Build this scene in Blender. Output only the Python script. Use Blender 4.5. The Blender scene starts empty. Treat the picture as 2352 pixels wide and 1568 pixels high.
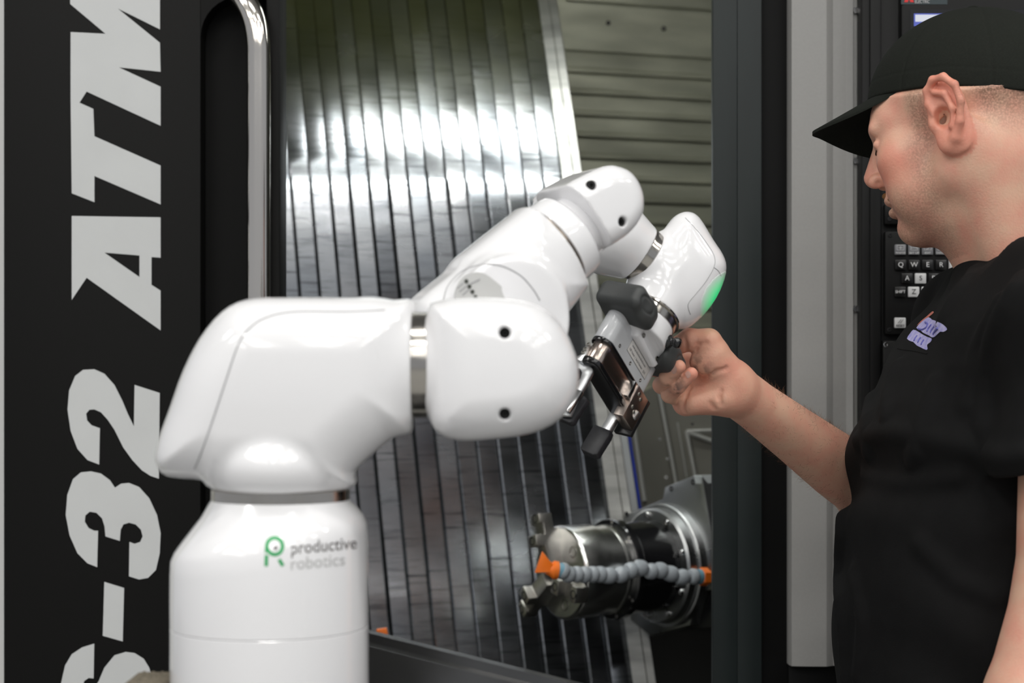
import bpy, bmesh, math, random
import numpy as np
from mathutils import Vector, Matrix
from mathutils.bvhtree import BVHTree
random.seed(7); np.random.seed(7)
SC = bpy.context.scene
COL = SC.collection

# ---------------------------------------------------------------- camera
FPX, CX, CY, CAMZ = 3920.0, 1176.0, 850.0, 1.40
cam_d = bpy.data.cameras.new('camera'); cam = bpy.data.objects.new('camera', cam_d); COL.objects.link(cam)
cam.location = (0, 0, CAMZ); cam.rotation_euler = (math.pi/2, 0, 0)
cam_d.sensor_width = 36.0; cam_d.lens = 36.0*FPX/2352.0
cam_d.shift_y = (CY-784.0)/2352.0
cam_d.clip_start = 0.05; cam_d.clip_end = 60
cam_d.dof.use_dof = True; cam_d.dof.focus_distance = 1.76; cam_d.dof.aperture_fstop = 6.0
SC.camera = cam
# ---------------------------------------------------------------- world and shop lights
W = bpy.data.worlds.new('world'); SC.world = W; W.use_nodes = True
W.node_tree.nodes['Background'].inputs[0].default_value = (0.80, 0.83, 0.88, 1)
W.node_tree.nodes['Background'].inputs[1].default_value = 0.50
def area(loc, rot, sx, sy, power, color=(1, 1, 1), name='shop_light'):
    l = bpy.data.lights.new(name, 'AREA'); l.shape = 'RECTANGLE'; l.size = sx; l.size_y = sy
    l.energy = power; l.color = color
    o = bpy.data.objects.new(name, l); COL.objects.link(o); o.location = loc; o.rotation_euler = rot
    return o
for ix in range(5):                      # rows of linear ceiling fixtures above the shop floor
    for iy in range(5):
        area((-4.4+2.2*ix, -7.2+1.9*iy, 4.6), (0, 0, 0), 1.15, 0.16, 33, (1.0, 0.985, 0.95))
SC.view_settings.view_transform = 'Standard'; SC.view_settings.look = 'None'
SC.view_settings.gamma = 1.0; SC.view_settings.use_curve_mapping = False
SC.view_settings.exposure = -0.17

# ---------------------------------------------------------------- helpers
def V(*a): return Vector(a)
def P(px, py, d):
    return Vector(((px-CX)/FPX*d, d, CAMZ-(py-CY)/FPX*d))
CAMP = Vector((0, 0, CAMZ))
def ray(px, py): return Vector(((px-CX)/FPX, 1.0, -(py-CY)/FPX))
def on_plane(px, py, o, n):
    r = ray(px, py); return CAMP + r*((o-CAMP).dot(n)/r.dot(n))
def norm(v): v = Vector(v); v.normalize(); return v

def obj(name, me, mat, parent=None, smooth=False, M=None):
    o = bpy.data.objects.new(name, me); COL.objects.link(o)
    if mat is not None and not me.materials: me.materials.append(mat)
    if smooth: me.polygons.foreach_set('use_smooth', [True]*len(me.polygons))
    if M is not None: o.matrix_basis = M
    if parent is not None:
        o.parent = parent; o.matrix_parent_inverse = world_of(parent).inverted()
    return o
WORLD = {}
def world_of(o):
    M = o.matrix_basis.copy()
    if o.parent is not None: M = world_of(o.parent) @ o.matrix_parent_inverse @ M
    return M
def mesh(name, verts, faces, mat, parent=None, smooth=False, sharp=None):
    me = bpy.data.meshes.new(name); me.from_pydata([tuple(v) for v in verts], [], faces); me.update()
    bm = bmesh.new(); bm.from_mesh(me); bmesh.ops.recalc_face_normals(bm, faces=bm.faces); bm.to_mesh(me); bm.free()
    if sharp: smooth = True
    o = obj(name, me, mat, parent, smooth)
    if sharp:
        try: me.set_sharp_from_angle(angle=math.radians(sharp))
        except Exception: pass
    return o
def bmobj(name, bm, mat, parent=None, sharp=35):
    me = bpy.data.meshes.new(name); bmesh.ops.recalc_face_normals(bm, faces=bm.faces); bm.to_mesh(me); bm.free()
    o = obj(name, me, mat, parent, bool(sharp))
    if sharp: me.set_sharp_from_angle(angle=math.radians(sharp))
    return o
def thing(name, label, cat, loc, group=None):
    o = bpy.data.objects.new(name, None); COL.objects.link(o); o.location = loc; o.empty_display_size = 0.05
    tag(o, label, cat, group); return o
def tag(o, label=None, cat=None, group=None, kind=None):
    if label: o['label'] = label
    if cat: o['category'] = cat
    if group: o['group'] = group
    if kind: o['kind'] = kind
    return o
def prism(name, front, off, mat, parent=None, bevel=0.0, seg=2, holes=None, sharp=35):
    """solid between polygon `front` (world points) and the same polygon moved by `off`"""
    bm = bmesh.new(); off = Vector(off)
    vs = [bm.verts.new(p) for p in front]
    f = bm.faces.new(vs)
    r = bmesh.ops.extrude_face_region(bm, geom=[f])
    bmesh.ops.translate(bm, verts=[g for g in r['geom'] if isinstance(g, bmesh.types.BMVert)], vec=off)
    bmesh.ops.recalc_face_normals(bm, faces=bm.faces)
    if bevel > 0:
        bmesh.ops.bevel(bm, geom=list(bm.edges), offset=bevel, segments=seg, affect='EDGES', clamp_overlap=True, profile=0.5)
    bmesh.ops.triangulate(bm, faces=[f for f in bm.faces if len(f.verts) > 4])
    return bmobj(name, bm, mat, parent, sharp)
def prism_hole(name, outer, hole, off, mat, parent=None):
    """flat plate with one hole, thickness off; triangulated with Blender's scanfill"""
    bm = bmesh.new(); off = Vector(off); edges = []
    for loop in (outer, hole):
        vs = [bm.verts.new(p) for p in loop]
        edges += [bm.edges.new((vs[i], vs[(i+1) % len(vs)])) for i in range(len(vs))]
    bmesh.ops.triangle_fill(bm, use_beauty=True, use_dissolve=False, edges=edges)
    r = bmesh.ops.extrude_face_region(bm, geom=list(bm.faces))
    bmesh.ops.translate(bm, verts=[g for g in r['geom'] if isinstance(g, bmesh.types.BMVert)], vec=off)
    return bmobj(name, bm, mat, parent, 35)
def box(name, lo, hi, mat, parent=None, bevel=0.0, seg=2):
    x0, y0, z0 = lo; x1, y1, z1 = hi
    return prism(name, [V(x0, y0, z0), V(x1, y0, z0), V(x1, y0, z1), V(x0, y0, z1)], (0, y1-y0, 0), mat, parent, bevel, seg)
def fbox(name, c, ax, half, mat, parent=None, bevel=0.0, seg=2):
    u, v, n = ax; a, b, h = half
    pts = [c+u*(-a)+v*(-b)+n*h, c+u*a+v*(-b)+n*h, c+u*a+v*b+n*h, c+u*(-a)+v*b+n*h]
    return prism(name, pts, n*(-2*h), mat, parent, bevel, seg)
def basis(axis):
    a = norm(axis); t = V(0, 0, 1) if abs(a.z) < 0.9 else V(1, 0, 0)
    e1 = (t - a*t.dot(a)).normalized(); e2 = a.cross(e1); return e1, e2, a
def lathe(name, o, axis, prof, mat, parent=None, seg=64, sharp=30, caps=True, e=None):
    e1, e2, a = basis(axis) if e is None else e
    vs, fs = [], []
    n = len(prof)
    for (t, r) in prof:
        for k in range(seg):
            th = 2*math.pi*k/seg
            vs.append(o + a*t + (e1*math.cos(th)+e2*math.sin(th))*r)
    for i in range(n-1):
        for k in range(seg):
            k2 = (k+1) % seg
            fs.append((i*seg+k, i*seg+k2, (i+1)*seg+k2, (i+1)*seg+k))
    if caps:
        fs.append(tuple(range(seg))); fs.append(tuple((n-1)*seg+k for k in range(seg)))
    return mesh(name, vs, fs, mat, parent, sharp=sharp)
def catmull(pts, n=6, closed=True):
    out = []; N = len(pts)
    rng = range(N) if closed else range(N-1)
    for i in rng:
        if closed: p0, p1, p2, p3 = pts[i-1], pts[i], pts[(i+1) % N], pts[(i+2) % N]
        else: p0, p1, p2, p3 = pts[max(i-1, 0)], pts[i], pts[i+1], pts[min(i+2, N-1)]
        for k in range(n):
            t = k/n
            out.append(tuple(0.5*((2*b)+(c-a)*t+(2*a-5*b+4*c-d)*t*t+(3*b-a-3*c+d)*t**3) for a, b, c, d in zip(p0, p1, p2, p3)))
    if not closed: out.append(tuple(pts[-1]))
    return out
def tube(name, pts, r, mat, parent=None, seg=16, smooth_n=0, closed=False):
    pts = [Vector(p) for p in pts]
    if smooth_n: pts = [Vector(p) for p in catmull([tuple(p) for p in pts], smooth_n, closed)]
    n = len(pts); rs = r if isinstance(r, (list, tuple)) else [r]*n
    vs, fs = [], []; prev = None
    for i, p in enumerate(pts):
        if closed: t = pts[(i+1) % n]-pts[i-1]
        else: t = pts[min(i+1, n-1)]-pts[max(i-1, 0)]
        t.normalize()
        if prev is None: e1 = basis(t)[0]
        else: e1 = (prev-t*prev.dot(t)).normalized()
        prev = e1; e2 = t.cross(e1)
        for k in range(seg):
            th = 2*math.pi*k/seg; vs.append(p+(e1*math.cos(th)+e2*math.sin(th))*rs[i])
    m = n if closed else n-1
    for i in range(m):
        j = (i+1) % n
        for k in range(seg): fs.append((i*seg+k, i*seg+(k+1) % seg, j*seg+(k+1) % seg, j*seg+k))
    if not closed: fs.append(tuple(range(seg))); fs.append(tuple((n-1)*seg+k for k in range(seg)))
    return mesh(name, vs, fs, mat, parent, sharp=50)
_tc = {}
def text_obj(name, s, origin, xdir, ydir, size, mat, parent, depth=0.0002, align='CENTER', fit=None, bold=0.0):
    cu = bpy.data.curves.new('t', 'FONT'); cu.body = s; cu.size = size; cu.extrude = depth; cu.align_x = align; cu.align_y = 'CENTER'
    cu.resolution_u = 3; cu.offset = bold
    to = bpy.data.objects.new('t', cu); COL.objects.link(to)
    dg = bpy.context.evaluated_depsgraph_get()
    me = bpy.data.meshes.new_from_object(to.evaluated_get(dg)); bpy.data.objects.remove(to); bpy.data.curves.remove(cu)
    me.name = name; me.materials.clear()
    if fit and len(me.vertices):
        xs = [v.co.x for v in me.vertices]; w = max(xs)-min(xs); k = fit/w
        for v in me.vertices: v.co.x *= k
    x = norm(xdir); y = norm(ydir); z = x.cross(y)
    M = Matrix((x, y, z)).transposed().to_4x4(); M.translation = origin
    for v in me.vertices: v.co = M @ v.co
    return obj(name, me, mat, parent)

# ---------------------------------------------------------------- signed-distance surfaces
def A(v): return np.array(v, dtype=np.float32)
def ln(x): return np.sqrt((x*x).sum(-1))
def smin(a, b, k):
    h = np.clip(0.5+0.5*(b-a)/k, 0, 1); return b*(1-h)+a*h-k*h*(1-h)
def smax(a, b, k): return -smin(-a, -b, k)
def s_cap(p, a, b, r1, r2=None):
    a = A(a); b = A(b); r2 = r1 if r2 is None else r2
    ab = b-a; pa = p-a
    t = np.clip((pa@ab)/max(float(ab@ab), 1e-9), 0, 1)
    return ln(pa-t[:, None]*ab)-(r1+(r2-r1)*t)
def s_ell(p, c, r, R=None):
    q = p-A(c)
    if R is not None: q = q@A(R).T
    r = A(r); k0 = ln(q/r); k1 = ln(q/(r*r))+1e-9
    return k0*(k0-1)/k1
def s_sph(p, c, r): return ln(p-A(c))-r
def s_cyl(p, c, ax, r, h, rd=0.0):
    q = p-A(c); ax = A(ax); t = q@ax
    d1 = ln(q-t[:, None]*ax)-r+rd; d2 = np.abs(t)-h+rd
    return np.minimum(np.maximum(d1, d2), 0)+np.sqrt(np.maximum(d1, 0)**2+np.maximum(d2, 0)**2)-rd
def s_box(p, c, ax, half, rd=0.0):
    q = p-A(c); ds = [np.abs(q@A(a))-h+rd for a, h in zip(ax, half)]
    o = np.sqrt(sum(np.maximum(d, 0)**2 for d in ds))
    return o+np.minimum(np.maximum(np.maximum(ds[0], ds[1]), ds[2]), 0)-rd
def s_poly2(x, y, poly):
    poly = np.asarray(poly, np.float32); n = len(poly)
    d = np.full(x.shape, 1e9, np.float32); ins = np.zeros(x.shape, bool)
    for i in range(n):
        ax, ay = poly[i]; bx, by = poly[i-1]
        ex, ey = bx-ax, by-ay; wx, wy = x-ax, y-ay
        t = np.clip((wx*ex+wy*ey)/(ex*ex+ey*ey+1e-12), 0, 1)
        d = np.minimum(d, (wx-ex*t)**2+(wy-ey*t)**2)
        c = (ay > y) != (by > y)
        with np.errstate(divide='ignore', invalid='ignore'):
            xi = (bx-ax)*(y-ay)/(by-ay+1e-12)+ax
        ins ^= c & (x < xi)
    d = np.sqrt(d); return np.where(ins, -d, d)
class Frame:
    def __init__(s, o, u, v, n): s.o, s.u, s.v, s.n = Vector(o), norm(u), norm(v), norm(n)
    def st(s, px, py):
        q = on_plane(px, py, s.o, s.n)-s.o; return (q.dot(s.u), q.dot(s.v))
    def w(s, a, b, c=0.0): return s.o+s.u*a+s.v*b+s.n*c
def s_extr(p, fr, poly, h0, h1, rd, dome=0.0, c=(0, 0)):
    """extruded polygon (frame coordinates), n from h0 to h1, rounded rims"""
    q = p-A(fr.o); x, y = q@A(fr.u), q@A(fr.v); d2 = s_poly2(x, y, poly)
    dn = np.abs(q@A(fr.n)-(h0+h1)/2)-(h1-h0)/2
    if dome: dn = dn+dome*((x-c[0])**2+(y-c[1])**2)
    a, b = d2+rd, dn+rd
    return np.minimum(np.maximum(a, b), 0)+np.sqrt(np.maximum(a, 0)**2+np.maximum(b, 0)**2)-rd
def surfnet(f, lo, hi, h, slack=1.35, proj=2, chunk=1500000):
    lo = A(lo)-2*h; hi = A(hi)+2*h
    def ev(p):
        if len(p) <= chunk: return f(p.astype(np.float32))
        return np.concatenate([f(p[i:i+chunk].astype(np.float32)) for i in range(0, len(p), chunk)])
    n = np.ceil((hi-lo)/h).astype(int)
    B0, B = 16, 4
    def grid(nb): return np.stack(np.meshgrid(*[np.arange(k) for k in nb], indexing='ij'), -1).reshape(-1, 3)
    nb = -(-n//B0); blk = grid(nb)
    d = ev(lo+(blk+0.5)*B0*h); blk = blk[np.abs(d) < B0*h*0.87*slack]
    sub = grid((4, 4, 4)); blk = (blk[:, None]*4+sub[None]).reshape(-1, 3)
    d = ev(lo+(blk+0.5)*B*h); blk = blk[np.abs(d) < B*h*0.87*slack]
    cs = grid((B+1,)*3)
    pts = (blk[:, None]*B+cs[None]).reshape(-1, 3)
    val = ev(lo+pts*h).reshape(-1, B+1, B+1, B+1)
    ce = grid((B,)*3)
    cell = (blk[:, None]*B+ce[None]).reshape(-1, 3)
    corner = np.array([(i, j, k) for i in (0, 1) for j in (0, 1) for k in (0, 1)])
    cv = np.stack([val[:, c[0]:c[0]+B, c[1]:c[1]+B, c[2]:c[2]+B].reshape(-1) for c in corner], 1)
    s = cv < 0; act = s.any(1) & ~s.all(1)
    cell, cv, s = cell[act], cv[act], s[act]
    acc = np.zeros((len(cell), 3)); cnt = np.zeros(len(cell))
    for i in range(8):
        for b in (4, 2, 1):
            if i & b: continue
            j = i | b
            x = s[:, i] != s[:, j]
            t = np.where(x, cv[:, i]/(cv[:, i]-cv[:, j]+1e-12), 0)
            p = corner[i]+t[:, None]*(corner[j]-corner[i])
            acc += np.where(x[:, None], p, 0); cnt += x
    vert = lo+(cell+acc/cnt[:, None])*h
    N = n+8; key = (cell[:, 0]*N[1]+cell[:, 1])*N[2]+cell[:, 2]
    order = np.argsort(key); ks = key[order]
    def find(c):
        k = (c[:, 0]*N[1]+c[:, 1])*N[2]+c[:, 2]
        i = np.clip(np.searchsorted(ks, k), 0, len(ks)-1); ok = ks[i] == k
        return np.where(ok, order[i], -1)
    quads = []
    for ax in range(3):
        j = (4, 2, 1)[ax]; e = np.zeros((3, 3), int); 
        o1, o2 = (ax+1) % 3, (ax+2) % 3
        m = s[:, 0] != s[:, j]; c = cell[m]; flip = s[m, 0]
        d1 = np.zeros(3, int); d1[o1] = 1; d2 = np.zeros(3, int); d2[o2] = 1
        q = np.stack([find(c), find(c-d1), find(c-d1-d2), find(c-d2)], 1)
        ok = (q >= 0).all(1); q = q[ok]; fl = flip[ok]
        q[~fl] = q[~fl][:, ::-1]
        quads.append(q)
    quads = np.concatenate(quads)
    p = vert.astype(np.float32); e = h*0.25
    T = np.array([(1, -1, -1), (-1, -1, 1), (-1, 1, -1), (1, 1, 1)], np.float32)
    for _ in range(proj):
        g = sum(t[None]*ev(p+t*e)[:, None] for t in T)/(4*e)
        d = ev(p); gg = (g*g).sum(1)+1e-6
        step = np.clip((d/gg), -h, h)[:, None]*g
        p = p-step
    return p, quads
def sdf_obj(name, f, lo, hi, h, mat, parent=None, slack=1.35, proj=2, keep=None):
    p, q = surfnet(f, lo, hi, h, slack, proj)
    if keep is not None:
        kf = keep(p)[q].any(1); q = q[kf]
        used = np.unique(q); mp = np.full(len(p), -1); mp[used] = np.arange(len(used)); p = p[used]; q = mp[q]
    me = bpy.data.meshes.new(name)
    me.vertices.add(len(p)); me.vertices.foreach_set('co', p.astype(np.float32).ravel())
    me.loops.add(q.size); me.loops.foreach_set('vertex_index', q.astype(np.int32).ravel())
    me.polygons.add(len(q)); me.polygons.foreach_set('loop_start', np.arange(0, q.size, 4, dtype=np.int32))
    me.update(calc_edges=True); me.validate()
    return obj(name, me, mat, parent, True)
def march(f, px, py, d0, d1, n=500):
    r = ray(px, py); t = np.linspace(d0, d1, n, dtype=np.float32)
    pts = A(CAMP)[None]+t[:, None]*A(r)[None]; v = f(pts); i = np.argmax(v < 0)
    return Vector(pts[i].tolist()) if v[i] < 0 else None
def bvh_of(o):
    me = o.data; M = world_of(o)
    return BVHTree.FromPolygons([M @ v.co for v in me.vertices], [tuple(p.vertices) for p in me.polygons])
def cast(bv, px, py):
    loc, nr, i, d = bv.ray_cast(CAMP, norm(ray(px, py)))
    return loc, nr
def surf_line(name, bv, pxs, r, mat, parent, lift=0.0, n=6, closed=False):
    pts = catmull(pxs, n, closed); out = []
    for (x, y) in pts:
        l, nr = cast(bv, x, y)
        if l is not None: out.append(l+nr*lift)
    if len(out) > 1: return tube(name, out, r, mat, parent, seg=6, closed=closed)

# ---------------------------------------------------------------- materials
def mat(name, col, rough=0.5, metal=0.0, coat=0.0, var=0.0, vscale=20, vstretch=(1, 1, 1), bump=0.0, bscale=200, bstretch=(1, 1, 1),
        rvar=0.0, emit=None, estr=0.0, col2=None, sss=0.0, detail=4, spec=0.5, ramp=(0.35, 0.65), sheen=0.0):
    m = bpy.data.materials.new(name); m.use_nodes = True; nt = m.node_tree; b = nt.nodes['Principled BSDF']
    b.inputs['Base Color'].default_value = (*col, 1); b.inputs['Roughness'].default_value = rough
    b.inputs['Metallic'].default_value = metal; b.inputs['Coat Weight'].default_value = coat; b.inputs['Coat Roughness'].default_value = 0.05
    b.inputs['Specular IOR Level'].default_value = spec
    if sheen: b.inputs['Sheen Weight'].default_value = sheen
    if sss:
        b.inputs['Subsurface Weight'].default_value = sss; b.inputs['Subsurface Radius'].default_value = (0.008, 0.003, 0.002); b.inputs['Subsurface Scale'].default_value = 0.6
    if emit: b.inputs['Emission Color'].default_value = (*emit, 1); b.inputs['Emission Strength'].default_value = estr
    tc = nt.nodes.new('ShaderNodeTexCoord')
    def noise(scale, stretch, det):
        mp = nt.nodes.new('ShaderNodeMapping'); mp.inputs['Scale'].default_value = stretch
        nz = nt.nodes.new('ShaderNodeTexNoise'); nz.inputs['Scale'].default_value = scale; nz.inputs['Detail'].default_value = det
        nt.links.new(tc.outputs['Object'], mp.inputs[0]); nt.links.new(mp.outputs[0], nz.inputs['Vector']); return nz
    if var or col2 or rvar:
        nz = noise(vscale, vstretch, detail)
        rp = nt.nodes.new('ShaderNodeMapRange'); rp.inputs[1].default_value = ramp[0]; rp.inputs[2].default_value = ramp[1]
        nt.links.new(nz.outputs['Fac'], rp.inputs[0])
        if var or col2:
            c2 = col2 if col2 else tuple(max(0, c*(1-var)) for c in col)
            mx = nt.nodes.new('ShaderNodeMix'); mx.data_type = 'RGBA'
            mx.inputs[6].default_value = (*c2, 1); mx.inputs[7].default_value = (*col, 1)
            nt.links.new(rp.outputs[0], mx.inputs[0]); nt.links.new(mx.outputs[2], b.inputs['Base Color'])
        if rvar:
            r2 = nt.nodes.new('ShaderNodeMapRange'); r2.inputs[3].default_value = max(0.02, rough-rvar); r2.inputs[4].default_value = rough+rvar
            nt.links.new(rp.outputs[0], r2.inputs[0]); nt.links.new(r2.outputs[0], b.inputs['Roughness'])
    if bump:
        nb = noise(bscale, bstretch, 3); bp = nt.nodes.new('ShaderNodeBump'); bp.inputs['Strength'].default_value = bump; bp.inputs['Distance'].default_value = 0.002
        nt.links.new(nb.outputs['Fac'], bp.inputs['Height']); nt.links.new(bp.outputs[0], b.inputs['Normal'])
    return m
MW = mat('white_gloss_paint', (0.87, 0.865, 0.88), 0.14, coat=0.5, spec=0.5)
MSEAM = mat('seam_shadow_gap', (0.42, 0.42, 0.43), 0.6)
MRING = mat('turned_steel', (0.55, 0.52, 0.48), 0.18, 1.0, rvar=0.08, vscale=60)
MSTEEL = mat('bright_steel', (0.72, 0.72, 0.72), 0.2, 1.0, rvar=0.06, vscale=90)
MALU = mat('satin_aluminium', (0.80, 0.81, 0.82), 0.33, 1.0, var=0.08, vscale=60)
MBLK = mat('black_anodised', (0.012, 0.012, 0.013), 0.3)
MGLB = mat('glossy_black', (0.008, 0.008, 0.009), 0.12, coat=0.5)
MRUB = mat('grey_rubber', (0.055, 0.058, 0.058), 0.5, bump=0.12, bscale=900)
MPAD = mat('black_rubber_pad', (0.02, 0.02, 0.024), 0.45, var=0.4, vscale=200)
MBOLT = mat('bolt_steel', (0.32, 0.31, 0.29), 0.3, 1.0)
MHOLE = mat('dark_hole', (0.01, 0.01, 0.01), 0.7)
MDOOR = mat('black_door_paint', (0.0042, 0.0041, 0.0038), 0.55, var=0.15, vscale=400, bump=0.05, bscale=1500, spec=0.15)
MLET = mat('pale_grey_vinyl', (0.56, 0.57, 0.57), 0.5, var=0.04, vscale=12)
MHAND = mat('polished_handle', (0.74, 0.70, 0.65), 0.16, 1.0)
MCOLF = mat('blue_black_column', (0.011, 0.016, 0.016), 0.45, var=0.25, vscale=4, vstretch=(6, 1, 1), spec=0.3)
MCOLS = mat('black_column', (0.004, 0.004, 0.004), 0.55, spec=0.12)
MGREY = mat('grey_machine_paint', (0.29, 0.285, 0.275), 0.42, var=0.04, vscale=300, bump=0.03, bscale=900)
MOFFW = mat('off_white_paint', (0.68, 0.68, 0.67), 0.45)
MCON = mat('console_black', (0.0055, 0.0055, 0.0055), 0.45, bump=0.06, bscale=1200, spec=0.2)
# ================================================================= MACHINE
DW = 2.15                                   # distance of the machine's front
def cover_mat():
    m = bpy.data.materials.new('way_cover_steel'); m.use_nodes = True; nt = m.node_tree; b = nt.nodes['Principled BSDF']; L = nt.links.new
    b.inputs['Metallic'].default_value = 1.0
    tc = nt.nodes.new('ShaderNodeTexCoord'); oi = nt.nodes.new('ShaderNodeObjectInfo')
    sc = nt.nodes.new('ShaderNodeVectorMath'); sc.operation = 'SCALE'; sc.inputs[0].default_value = (3.1, 0, 7.3); L(oi.outputs['Random'], sc.inputs['Scale'])
    ad = nt.nodes.new('ShaderNodeVectorMath'); ad.operation = 'ADD'; L(tc.outputs['Object'], ad.inputs[0]); L(sc.outputs[0], ad.inputs[1])
    def nz(scale, st, det):
        mp = nt.nodes.new('ShaderNodeMapping'); mp.inputs['Scale'].default_value = st; L(ad.outputs[0], mp.inputs[0])
        n = nt.nodes.new('ShaderNodeTexNoise'); n.inputs['Scale'].default_value = scale; n.inputs['Detail'].default_value = det; L(mp.outputs[0], n.inputs['Vector']); return n.outputs['Fac']
    def mr(s, a, b_, c=0., d=1.):
        x = nt.nodes.new('ShaderNodeMapRange'); L(s, x.inputs[0])
        for i, v in enumerate((a, b_, c, d)): x.inputs[i+1].default_value = v
        return x.outputs[0]
    def mix(f, c1, c2):
        x = nt.nodes.new('ShaderNodeMix'); x.data_type = 'RGBA'; L(f, x.inputs[0])
        for i, c in ((6, c1), (7, c2)):
            if isinstance(c, tuple): x.inputs[i].default_value = (*c, 1)
            else: L(c, x.inputs[i])
        return x.outputs[2]
    c = mix(mr(nz(5, (1, 1, 2), 5), .3, .7), (0.29, 0.31, 0.335), (0.43, 0.44, 0.455))
    c = mix(mr(nz(9, (1.2, 1.2, 20), 6), .55, .74), c, (0.13, 0.14, 0.15))          # dark scuffs across the plates
    c = mix(mr(nz(30, (.6, .6, 14), 3), .62, .72, 0, .55), c, (0.10, 0.11, 0.12))
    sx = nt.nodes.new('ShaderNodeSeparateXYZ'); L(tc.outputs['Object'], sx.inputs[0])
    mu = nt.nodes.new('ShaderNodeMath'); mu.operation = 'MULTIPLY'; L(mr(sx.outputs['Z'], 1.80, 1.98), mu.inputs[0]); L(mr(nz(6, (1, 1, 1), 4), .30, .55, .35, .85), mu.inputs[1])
    c = mix(mu.outputs[0], c, (0.36, 0.37, 0.23))                                     # olive reflection of the interior, painted into the upper plates by height
    L(c, b.inputs['Base Color']); L(mr(nz(4, (1, 1, 2), 4), .3, .7, .18, .30), b.inputs['Roughness'])
    bp = nt.nodes.new('ShaderNodeBump'); bp.inputs['Strength'].default_value = .05; bp.inputs['Distance'].default_value = .002
    L(nz(22, (1, 1, 4), 3), bp.inputs['Height']); L(bp.outputs[0], b.inputs['Normal'])
    return m
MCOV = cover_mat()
MCOVE = mat('way_cover_flange', (0.55, 0.55, 0.52), 0.40, 1.0, var=0.35, vscale=8, vstretch=(1, 1, 6), detail=8)
MSLAT = mat('olive_slat_steel', (0.50, 0.50, 0.39), 0.36, 0.45, var=0.25, vscale=6, vstretch=(1, 1, 5), rvar=0.06)
MINN = mat('inner_panel_paint', (0.30, 0.29, 0.25), 0.42, 0.5, var=0.2, vscale=6)
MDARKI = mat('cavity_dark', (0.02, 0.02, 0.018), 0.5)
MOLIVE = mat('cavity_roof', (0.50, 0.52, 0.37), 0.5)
MFLOOR = mat('concrete_floor', (0.30, 0.30, 0.29), 0.45, var=0.2, vscale=3)
MCEIL = mat('ceiling_deck', (0.42, 0.42, 0.42), 0.8, var=0.1, vscale=2)

fl = box('floor', (-8, -10, -0.05), (8, 6, 0), MFLOOR); tag(fl, kind='structure')
ce = box('ceiling', (-8, -10, 4.9), (8, 6, 4.95), MCEIL); tag(ce, kind='structure')

# --- sliding door with big lettering and bar handle
def px_x(px, d): return (px-CX)/FPX*d
def px_z(py, d): return CAMZ-(py-CY)/FPX*d
door = thing('sliding_door', 'black sliding machine door with large pale lettering and a steel bar handle', 'door', (-0.4, DW+.03, 0.15))
zt, zb = 2.06, 0.15
box('door_panel', (px_x(8, DW), DW, zb), (px_x(461, DW), DW+.05, zt), MDOOR, door, 0.002)
box('door_edge', (px_x(612, DW), DW-0.004, zb), (px_x(644, DW), DW+.06, zt), MDOOR, door, 0.003)
rx0, rx1 = px_x(461, DW), px_x(612, DW); rz = px_z(-8, DW)
arc = [V(rx0, DW, rz-0.05)]
for k in range(9):
    th = math.pi-(math.pi/2)*k/8
    arc.append(V(rx0+0.05+0.05*math.cos(th), DW, rz-0.05+0.05*math.sin(th)))
arc += [V(rx1, DW, rz), V(rx1, DW, zt), V(rx0, DW, zt)]
prism('recess_header', arc, (0, .05, 0), MDOOR, door)
box('handle_recess', (rx0, DW+.035, zb), (rx1, DW+.05, rz+.01), MDOOR, door)
HD = DW-0.03
hp = [P(594, 1500, HD), P(594, 1200, HD), P(594, 800, HD), P(594, 400, HD), P(594, 160, HD), P(592, 90, HD), P(582, 40, HD+.004), P(562, 2, HD+.015), P(535, -25, HD+.035), P(505, -42, HD+.07)]
tube('handle', hp, 0.0148, MHAND, door, seg=28, smooth_n=6)
def letter(poly, hole=None, name='letter'):
    pts = [P(x, y, DW-0.0006) for x, y in poly]
    if hole: o = prism_hole(name, pts, [P(x, y, DW-0.0006) for x, y in hole], (0, 0.0006, 0), MLET, door)
    else: o = prism(name, pts, (0, 0.0006, 0), MLET, door, sharp=0)
    return o
c1 = lambda L: [(x/1.9606, y/1.9606) for x, y in L]
c2 = lambda L: [(x/1.941, 760+y/1.941) for x, y in L]
letter(c1([(316, 18), (475, 152), (318, 144), (318, 440), (358, 462), (390, 412), (723, 566), (723, 390), (535, 303), (723, 323), (720, 192), (530, 38), (720, 132), (720, -60), (316, -240)]))
letter(c1([(318, 440), (358, 462), (420, 490), (425, 613), (723, 745), (723, 920), (425, 792), (425, 910), (323, 870)]))
letter(c1([(323, 972), (723, 978), (723, 1160), (682, 1157), (682, 1282), (723, 1308), (723, 1487), (390, 1250), (323, 1350)]),
       c1([(470, 1137), (628, 1150), (628, 1247)]))
letter(c2([(600, 240), (712, 276), (708, 658), (670, 645), (632, 620), (590, 575), (550, 520), (510, 440), (480, 395), (450, 362), (420, 349), (398, 351), (384, 368), (388, 398), (408, 420), (445, 433), (442, 595),
           (390, 575), (345, 525), (315, 445), (301, 350), (308, 265), (335, 200), (370, 173), (420, 170), (465, 190), (510, 240), (545, 310), (570, 370), (597, 425)]))
letter(c2([(437, 890), (433, 1052), (390, 1035), (345, 990), (310, 910), (293, 820), (300, 730), (325, 660), (360, 630), (405, 625), (450, 635), (490, 665), (512, 698), (540, 680), (575, 677), (620, 695), (665, 745),
           (700, 820), (716, 900), (712, 990), (695, 1065), (660, 1100), (620, 1107), (575, 1093), (577, 940), (600, 948), (625, 940), (636, 915), (628, 885), (605, 862), (575, 854), (550, 862), (538, 885), (534, 935),
           (470, 915), (466, 870), (455, 835), (430, 810), (400, 805), (380, 822), (378, 850), (395, 878), (420, 890)]))
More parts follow.
